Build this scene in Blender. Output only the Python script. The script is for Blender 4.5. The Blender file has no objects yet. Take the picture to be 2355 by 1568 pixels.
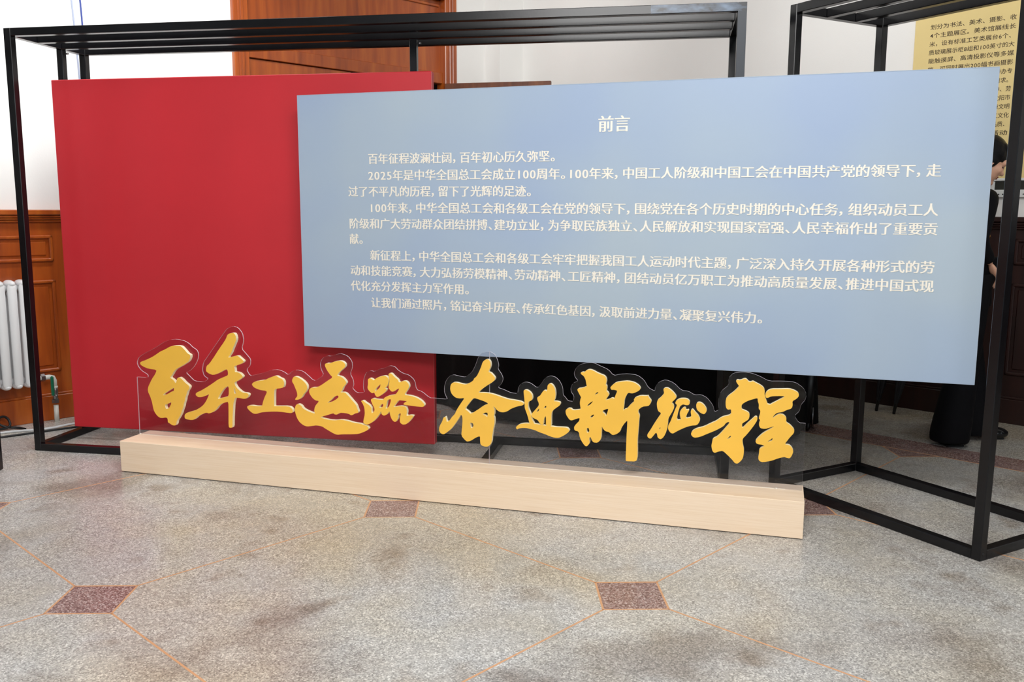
import bpy, bmesh, math, random
from mathutils import Vector, Matrix
from mathutils.geometry import tessellate_polygon
random.seed(7)
C = bpy.context.scene.collection
SC = bpy.context.scene
S = 0.869            # drawing units to metres, applied to everything at the end
PI = math.pi

# ------------------------------------------------------------------ camera
F, PITCH, YAW, ROLL, H = 2067.65, 0.1465, 0.0254, 0.0036, 1.45
cam_d = bpy.data.cameras.new('camera'); cam = bpy.data.objects.new('camera', cam_d); C.objects.link(cam)
cam_d.sensor_width = 36.0; cam_d.lens = F / 2355 * 36.0; cam_d.clip_start = 0.05; cam_d.clip_end = 100
fw = Vector((math.sin(YAW)*math.cos(PITCH), math.cos(YAW)*math.cos(PITCH), -math.sin(PITCH)))
rt = Vector((math.cos(YAW), -math.sin(YAW), 0)); up = rt.cross(fw)
r2 = rt*math.cos(ROLL) + up*math.sin(ROLL); u2 = up*math.cos(ROLL) - rt*math.sin(ROLL)
m = Matrix((r2, u2, -fw)).transposed().to_4x4(); m.translation = Vector((0, 0, H))
cam.matrix_world = m
SC.camera = cam

# ------------------------------------------------------------------ world, lights, exposure
SC.view_settings.view_transform = 'Standard'; SC.view_settings.look = 'None'
SC.view_settings.exposure = 0.0; SC.view_settings.gamma = 1.0; SC.view_settings.use_curve_mapping = False
W = bpy.data.worlds.new('daylight'); SC.world = W; W.use_nodes = True
W.node_tree.nodes['Background'].inputs[0].default_value = (0.86, 0.93, 1.0, 1)
W.node_tree.nodes['Background'].inputs[1].default_value = 1.6

def area(name, loc, target, sx, sy, watts, col):
    d = bpy.data.lights.new(name, 'AREA'); d.shape = 'RECTANGLE'; d.size = sx*S; d.size_y = sy*S
    d.energy = watts*S*S; d.color = col
    o = bpy.data.objects.new(name, d); C.objects.link(o); o.location = loc
    o.rotation_euler = (Vector(target)-Vector(loc)).to_track_quat('-Z', 'Y').to_euler()
    return o
area('key_lamp', (-1.1, -1.7, 3.7), (0.0, 5.0, 1.0), 2.2, 1.0, 120, (1.0, 0.99, 0.975))
area('ceiling_lamp', (0.2, 1.3, 4.35), (0.1, 3.3, 0.0), 3.0, 1.2, 285, (1.0, 0.993, 0.98))
area('window_lamp', (4.2, -3.4, 2.6), (-4.0, 6.4, 1.8), 2.4, 2.4, 50, (0.93, 0.97, 1.0))  # unseen fill before the rear windows, added to brighten the left wall
wl1 = area('wall_lamp', (-1.7, 5.3, 4.33), (-3.1, 6.5, 1.2), 1.8, .5, 66, (0.97, 0.985, 1.0)); wl1.data.spread = math.radians(110)  # unseen wash light from above, added to whiten the left wall
wl2 = area('right_wall_lamp', (1.5, 5.3, 4.33), (2.8, 6.7, 2.8), 1.8, .3, 7.5, (1.0, 0.99, 0.97)); wl2.data.spread = math.radians(75)  # unseen narrow wash, added to lift the right wall
wl3 = area('corner_lamp', (0.1, 6.7, 4.33), (0.35, 9.1, 2.6), 1.2, .3, 10, (1.0, 0.99, 0.97)); wl3.data.spread = math.radians(80)  # another added wash with no visible fixture, brightens the corner pillar

# ------------------------------------------------------------------ helpers
def tag(o, label=None, cat=None, group=None, kind=None):
    if label: o['label'] = label
    if cat: o['category'] = cat
    if group: o['group'] = group
    if kind: o['kind'] = kind
    return o
def empty(name, loc, rz, label, cat, group=None):
    o = bpy.data.objects.new(name, None); C.objects.link(o); o.location = loc; o.rotation_euler = (0, 0, rz)
    o.empty_display_size = 0.1
    return tag(o, label, cat, group)
def link(name, me, mat=None, parent=None, loc=None, rz=0):
    o = bpy.data.objects.new(name, me); C.objects.link(o)
    if mat is not None and not me.materials: me.materials.append(mat)
    if parent: o.parent = parent
    if loc is not None: o.location = loc
    o.rotation_euler = (0, 0, rz)
    return o
def bm_mesh(bm, name='mesh'):
    bmesh.ops.recalc_face_normals(bm, faces=bm.faces[:])
    me = bpy.data.meshes.new(name); bm.to_mesh(me); bm.free(); return me
def add_box(bm, lo, hi, bev=0.0):
    g = bmesh.ops.create_cube(bm, size=1)
    vs = g['verts']
    for v in vs:
        v.co = Vector([lo[i] + (v.co[i]+.5)*(hi[i]-lo[i]) for i in range(3)])
    if bev:
        es = list({e for v in vs for e in v.link_edges})
        bmesh.ops.bevel(bm, geom=es, offset=bev, segments=1, affect='EDGES', profile=.5)
def box(name, lo, hi, mat, parent=None, bev=0.0, loc=None, rz=0):
    bm = bmesh.new(); add_box(bm, lo, hi, bev)
    return link(name, bm_mesh(bm, name), mat, parent, loc, rz)
def boxes(name, lst, mat, parent=None, bev=0.0):
    bm = bmesh.new()
    for lo, hi in lst: add_box(bm, lo, hi, bev)
    return link(name, bm_mesh(bm, name), mat, parent)
def add_tube(bm, pts, r, seg=10, cap=True):
    pts = [Vector(p) for p in pts]; rings = []
    rr = r if isinstance(r, (list, tuple)) else [r]*len(pts)
    prev = None
    for i, p in enumerate(pts):
        d = (pts[min(i+1, len(pts)-1)] - pts[max(i-1, 0)]).normalized()
        if prev is None:
            prev = Vector((0, 0, 1)) if abs(d.z) < .9 else Vector((1, 0, 0))
        n = (prev - d*prev.dot(d)).normalized(); prev = n; b = d.cross(n)
        rings.append([bm.verts.new(p + (n*math.cos(2*PI*k/seg) + b*math.sin(2*PI*k/seg))*rr[i]) for k in range(seg)])
    for a, b_ in zip(rings, rings[1:]):
        for k in range(seg): bm.faces.new((a[k], a[(k+1) % seg], b_[(k+1) % seg], b_[k]))
    if cap: bm.faces.new(rings[0][::-1]); bm.faces.new(rings[-1])
def tube(name, pts, r, mat, parent=None, seg=10, smooth=True):
    bm = bmesh.new(); add_tube(bm, pts, r, seg); me = bm_mesh(bm, name)
    if smooth:
        for p in me.polygons: p.use_smooth = True
    return link(name, me, mat, parent)
def ellipsoid(bm, c, r, rot=None, seg=20, ring=14):
    g = bmesh.ops.create_uvsphere(bm, u_segments=seg, v_segments=ring, radius=1)
    R = rot if rot else Matrix.Identity(3)
    for v in g['verts']: v.co = Vector(c) + R @ Vector((v.co.x*r[0], v.co.y*r[1], v.co.z*r[2]))
def evaluated(o):
    dg = bpy.context.evaluated_depsgraph_get(); dg.update()
    return bpy.data.meshes.new_from_object(o.evaluated_get(dg))

# ------------------------------------------------------------------ materials
def lin(h):
    h = h.lstrip('#'); r = [int(h[i:i+2], 16)/255 for i in (0, 2, 4)]
    return tuple([(c/12.92 if c <= .04045 else ((c+.055)/1.055)**2.4) for c in r] + [1])
def mat(name, col, rough=.5, metal=0.0, spec=.5, noise=0.0, nscale=8, bump=0.0, bscale=60, stretch=(1, 1, 1), coat=0.0):
    m = bpy.data.materials.new(name); m.use_nodes = True; nt = m.node_tree; b = nt.nodes['Principled BSDF']
    c = lin(col) if isinstance(col, str) else tuple(col)+((1,) if len(col) == 3 else ())
    b.inputs['Base Color'].default_value = c; b.inputs['Roughness'].default_value = rough
    b.inputs['Metallic'].default_value = metal; b.inputs['Specular IOR Level'].default_value = spec
    b.inputs['Coat Weight'].default_value = coat; b.inputs['Coat Roughness'].default_value = .08
    if noise or bump:
        tc = nt.nodes.new('ShaderNodeTexCoord'); mp = nt.nodes.new('ShaderNodeMapping'); mp.inputs['Scale'].default_value = stretch
        nt.links.new(tc.outputs['Object'], mp.inputs[0])
    if noise:
        n = nt.nodes.new('ShaderNodeTexNoise'); n.inputs['Scale'].default_value = nscale; n.inputs['Detail'].default_value = 6
        nt.links.new(mp.outputs[0], n.inputs['Vector'])
        r = nt.nodes.new('ShaderNodeValToRGB'); r.color_ramp.elements[0].position = .3; r.color_ramp.elements[1].position = .7
        r.color_ramp.elements[0].color = tuple(x*(1-noise) for x in c[:3])+(1,)
        r.color_ramp.elements[1].color = tuple(min(1, x*(1+noise)) for x in c[:3])+(1,)
        nt.links.new(n.outputs[0], r.inputs[0]); nt.links.new(r.outputs[0], b.inputs['Base Color'])
    if bump:
        n = nt.nodes.new('ShaderNodeTexNoise'); n.inputs['Scale'].default_value = bscale; n.inputs['Detail'].default_value = 4
        nt.links.new(mp.outputs[0], n.inputs['Vector'])
        bp = nt.nodes.new('ShaderNodeBump'); bp.inputs['Strength'].default_value = bump; bp.inputs['Distance'].default_value = .01
        nt.links.new(n.outputs[0], bp.inputs['Height']); nt.links.new(bp.outputs[0], b.inputs['Normal'])
    return m
def ramp(nt, stops):
    r = nt.nodes.new('ShaderNodeValToRGB'); e = r.color_ramp.elements
    while len(e) > 1: e.remove(e[0])
    e[0].position, e[0].color = stops[0][0], stops[0][1]
    for p, c in stops[1:]:
        k = e.new(p); k.color = c
    return r
def g(v): return (v, v, v, 1)
def terrazzo(name, cols, blotch=None):
    """ground chips of stone in cement: chips from a fine voronoi, slow stains on top"""
    m = bpy.data.materials.new(name); m.use_nodes = True; nt = m.node_tree; b = nt.nodes['Principled BSDF']; L = nt.links.new
    gm = nt.nodes.new('ShaderNodeNewGeometry')
    v = nt.nodes.new('ShaderNodeTexVoronoi'); v.inputs['Scale'].default_value = 230; L(gm.outputs['Position'], v.inputs['Vector'])
    sp = nt.nodes.new('ShaderNodeSeparateColor'); L(v.outputs['Color'], sp.inputs[0])
    r = ramp(nt, [(i/(len(cols)-1), lin(c)) for i, c in enumerate(cols)]); L(sp.outputs[0], r.inputs[0])
    r.color_ramp.interpolation = 'CONSTANT'
    v2 = nt.nodes.new('ShaderNodeTexVoronoi'); v2.inputs['Scale'].default_value = 90; L(gm.outputs['Position'], v2.inputs['Vector'])
    sp2 = nt.nodes.new('ShaderNodeSeparateColor'); L(v2.outputs['Color'], sp2.inputs[0])
    r2_ = ramp(nt, [(0, g(.86)), (.5, g(1.0)), (.93, g(1.07)), (1, g(1.1))]); L(sp2.outputs[1], r2_.inputs[0])
    mx = nt.nodes.new('ShaderNodeMix'); mx.data_type = 'RGBA'; mx.blend_type = 'MULTIPLY'; mx.inputs[0].default_value = 1
    L(r.outputs[0], mx.inputs[6]); L(r2_.outputs[0], mx.inputs[7])
    last = mx.outputs[2]
    if blotch:
        for sc, stops, off in blotch:
            n = nt.nodes.new('ShaderNodeTexNoise'); n.inputs['Scale'].default_value = sc; n.inputs['Detail'].default_value = 3
            mp = nt.nodes.new('ShaderNodeMapping'); mp.inputs['Location'].default_value = (off, off*.7, 0)
            L(gm.outputs['Position'], mp.inputs[0]); L(mp.outputs[0], n.inputs['Vector'])
            rr = ramp(nt, [(p, lin(c)) for p, c in stops]); L(n.outputs[0], rr.inputs[0])
            mm = nt.nodes.new('ShaderNodeMix'); mm.data_type = 'RGBA'; mm.blend_type = 'MULTIPLY'; mm.inputs[0].default_value = 1
            L(last, mm.inputs[6]); L(rr.outputs[0], mm.inputs[7]); last = mm.outputs[2]
    L(last, b.inputs['Base Color'])
    b.inputs['Roughness'].default_value = .24; b.inputs['Specular IOR Level'].default_value = .5
    n = nt.nodes.new('ShaderNodeTexNoise'); n.inputs['Scale'].default_value = 3; L(gm.outputs['Position'], n.inputs['Vector'])
    mr = nt.nodes.new('ShaderNodeMapRange'); mr.inputs[3].default_value = .17; mr.inputs[4].default_value = .36
    L(n.outputs[0], mr.inputs[0]); L(mr.outputs[0], b.inputs['Roughness'])
    return m
def wood(name, c1, c2, c3, scale=(1, 1, 1), rough=.35, coat=.25):
    m = bpy.data.materials.new(name); m.use_nodes = True; nt = m.node_tree; b = nt.nodes['Principled BSDF']; L = nt.links.new
    tc = nt.nodes.new('ShaderNodeTexCoord'); mp = nt.nodes.new('ShaderNodeMapping'); mp.inputs['Scale'].default_value = scale
    L(tc.outputs['Object'], mp.inputs[0])
    n = nt.nodes.new('ShaderNodeTexNoise'); n.inputs['Scale'].default_value = 3; n.inputs['Detail'].default_value = 8; n.inputs['Distortion'].default_value = .6
    L(mp.outputs[0], n.inputs['Vector'])
    r = ramp(nt, [(.3, lin(c1)), (.5, lin(c2)), (.72, lin(c3))]); L(n.outputs[0], r.inputs[0]); L(r.outputs[0], b.inputs['Base Color'])
    b.inputs['Roughness'].default_value = rough; b.inputs['Coat Weight'].default_value = coat; b.inputs['Coat Roughness'].default_value = .15
    return m
M = {}
M['wall'] = mat('wall_paint', '#eeedea', .75, noise=.02, nscale=2, bump=.05, bscale=120)
M['ceiling'] = mat('ceiling_paint', '#b4b1aa', .8); M['far_wall_dark'] = mat('dark_stone_column', '#2a2622', .5); M['far_wall'] = mat('grey_stone_wall', '#6a655d', .7)  # unseen ceiling and rear walls coloured dark to cut bounced light
M['frame'] = mat('black_powder_coated_steel', '#0c0c0f', .24, spec=.4, noise=.25, nscale=14, bump=.01, bscale=90)
M['red'] = mat('red_panel_print', '#c0252f', .48, spec=.45, noise=.05, nscale=2.0, bump=.06, bscale=500)
M['red_trim'] = mat('red_edge_seam', '#d86a68', .5)
M['cream'] = mat('cream_lettering', '#efe9dc', .5)
M['grain'] = wood('pale_beech_laminate', '#ecd2b4', '#f2dabe', '#f5dfc6', (1.2, 12, 60), .5, 0)
M['gold'] = mat('gold_lettering_face', '#f4bf46', .36, metal=.0, spec=.6, noise=.05, nscale=4, coat=.15)
M['gold_side'] = mat('cream_foam_lettering_side', '#fff2cc', .6)
M['screw'] = mat('clear_screw_cap', '#e0d8cc', .2)
M['oak'] = wood('orange_stained_wood', '#8a3c12', '#a44c16', '#b8601f', (5, 5, .5), .32, .35)
M['oak_dark'] = wood('brown_stained_door', '#57301e', '#6a3c26', '#7c4a2c', (5, 5, .5), .4, .2)  # open door leaf's shaded side put into a darker wood colour
M['mahogany'] = wood('dark_mahogany_wainscot', '#1c0703', '#240a05', '#2e0f07', (5, 5, .6), .45, .0)
M['radiator'] = mat('white_radiator_enamel', '#f0f1f2', .25, spec=.5)
M['pipe'] = mat('white_plastic_pipe', '#dcdcd4', .4)
M['steel'] = mat('brushed_steel', '#9a9a9c', .28, metal=1)
M['green'] = mat('green_valve_handle', '#0c6b4c', .4)
M['black_cable'] = mat('black_cable', '#121214', .5)
M['white_cable'] = mat('white_cable', '#cfd0d2', .5)
M['blue_cable'] = mat('blue_cable', '#2d3f86', .5)
M['grey_cable'] = mat('grey_cable', '#9aa2b8', .5)
M['cloth'] = mat('black_cover_cloth', '#0a0a0c', .85, spec=.2, bump=.2, bscale=30)
M['black'] = mat('black_plastic', '#0c0c0e', .35)
M['umbrella'] = mat('black_umbrella_nylon', '#0b0b0e', .6)
M['uniform'] = mat('black_uniform_wool', '#08080d', .8, spec=.2, bump=.15, bscale=400)
M['shoe'] = mat('black_patent_leather', '#0b0b0d', .15, spec=.6)
M['button'] = mat('brass_button', '#d79a2c', .25, metal=.9)
M['hair'] = mat('black_hair', '#080709', .55, spec=.25, bump=.12, bscale=60, stretch=(1, 6, 1))
M['skin'] = mat('skin', '#e8b498', .5, spec=.35, noise=.04, nscale=10)
M['lip'] = mat('lip_red', '#8c3a36', .5)
M['eye'] = mat('eye_dark', '#1a1210', .2)
M['brow'] = mat('eyebrow_brown', '#5a3a2c', .8)
def painted_sheen():  # bluish reflection put in as colour, among matte touch-up patches
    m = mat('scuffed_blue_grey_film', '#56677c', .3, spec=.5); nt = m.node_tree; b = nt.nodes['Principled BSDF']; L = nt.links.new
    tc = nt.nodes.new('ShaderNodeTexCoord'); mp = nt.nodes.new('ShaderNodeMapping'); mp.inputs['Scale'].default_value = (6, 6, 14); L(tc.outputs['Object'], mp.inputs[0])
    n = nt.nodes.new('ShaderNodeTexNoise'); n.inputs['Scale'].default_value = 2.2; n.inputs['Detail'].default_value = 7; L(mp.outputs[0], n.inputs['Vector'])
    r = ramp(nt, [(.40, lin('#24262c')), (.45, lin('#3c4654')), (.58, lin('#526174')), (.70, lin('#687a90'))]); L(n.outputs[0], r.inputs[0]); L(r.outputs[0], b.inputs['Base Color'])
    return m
M['plaque_text'] = mat('engraved_dark_brown_lettering', '#2a1408', .6)
M['white_metal'] = mat('white_metal_frame', '#d8dad8', .35)
M['board'] = mat('dark_green_grey_board', '#23251f', .4)
M['strip'] = mat('copper_orange_divider', '#d29f76', .4)
M['grout'] = mat('floor_screed', '#5c5650', .8)
# polished brass plaque with a brushed surface
pm = mat('polished_brass_sheet', '#fbe3a0', .25, metal=.3, noise=.03, nscale=2, bump=.03, bscale=6); M['brass'] = pm
# clear acrylic: mirror film over a see-through body
def acrylic(name, tint, edge=False):
    m = bpy.data.materials.new(name); m.use_nodes = True; nt = m.node_tree; L = nt.links.new
    out = nt.nodes['Material Output']; b = nt.nodes['Principled BSDF']; nt.nodes.remove(b)
    tr = nt.nodes.new('ShaderNodeBsdfTransparent'); tr.inputs[0].default_value = tint
    gl = nt.nodes.new('ShaderNodeBsdfGlossy'); gl.inputs['Roughness'].default_value = .03
    fr = nt.nodes.new('ShaderNodeFresnel'); fr.inputs[0].default_value = 1.49
    gm = nt.nodes.new('ShaderNodeNewGeometry'); sb = nt.nodes.new('ShaderNodeMath'); sb.operation = 'SUBTRACT'; sb.inputs[0].default_value = 1; L(gm.outputs['Backfacing'], sb.inputs[1])
    ml = nt.nodes.new('ShaderNodeMath'); ml.operation = 'MULTIPLY'; ml.use_clamp = True; L(fr.outputs[0], ml.inputs[0]); L(sb.outputs[0], ml.inputs[1])
    mx = nt.nodes.new('ShaderNodeMixShader'); L(ml.outputs[0], mx.inputs[0]); L(tr.outputs[0], mx.inputs[1]); L(gl.outputs[0], mx.inputs[2])
    if edge:
        df = nt.nodes.new('ShaderNodeBsdfDiffuse'); df.inputs[0].default_value = lin('#f4ecf4')
        m2 = nt.nodes.new('ShaderNodeMixShader'); m2.inputs[0].default_value = .6
        L(mx.outputs[0], m2.inputs[1]); L(df.outputs[0], m2.inputs[2]); L(m2.outputs[0], out.inputs[0])
    else: L(mx.outputs[0], out.inputs[0])
    return m
M['film'] = painted_sheen(); M['film_dark'] = mat('dull_blue_grey_paint', '#232a34', .4)
M['acrylic'] = acrylic('clear_acrylic', (.89, .89, .91, 1)); M['acrylic_edge'] = acrylic('cut_acrylic_edge', (.97, .94, .97, 1), True)
M['glass'] = acrylic('window_glass', (.95, .97, .98, 1))
# printed blue panel: soft cloudy print
def blue_print():
    m = mat('blue_panel_print', '#a6b8d0', .36, spec=.22); nt = m.node_tree; b = nt.nodes['Principled BSDF']; L = nt.links.new
    tc = nt.nodes.new('ShaderNodeTexCoord'); mp = nt.nodes.new('ShaderNodeMapping'); mp.inputs['Scale'].default_value = (1, 1, 1)
    L(tc.outputs['Object'], mp.inputs[0])
    n = nt.nodes.new('ShaderNodeTexNoise'); n.inputs['Scale'].default_value = 1.1; n.inputs['Detail'].default_value = 2; L(mp.outputs[0], n.inputs['Vector'])
    r = ramp(nt, [(.35, lin('#9badc8')), (.5, lin('#a1b2c6')), (.66, lin('#a8b7c4'))]); L(n.outputs[0], r.inputs[0]); L(r.outputs[0], b.inputs['Base Color'])
    return m
M['blue'] = blue_print()
M['blue_edge'] = mat('blue_panel_edge', '#a3b2c4', .6)
FL = ['#a3a2a0', '#bbbab8', '#cacac8', '#b0afad', '#dcdcda', '#b6b5b3', '#989795', '#c1c0be', '#efefee']
blot = [(.55, [(.35, '#f0ece8'), (.5, '#ffffff'), (.62, '#fff6e6')], 3.1), (1.6, [(.32, '#d2cbc6'), (.45, '#ffffff'), (.7, '#ffffff')], 9.7), (3.6, [(.28, '#d8cfc6'), (.4, '#ffffff'), (.7, '#fffaf0')], 1.3)]
M['terrazzo'] = terrazzo('grey_terrazzo', FL, blot)
M['terrazzo_red'] = terrazzo('maroon_terrazzo', ['#866a68', '#9c8280', '#b09a98', '#785c5a', '#c2b2b0', '#90726f', '#6c504e', '#9a7f7c', '#dcd2d0'], blot[1:])
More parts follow.
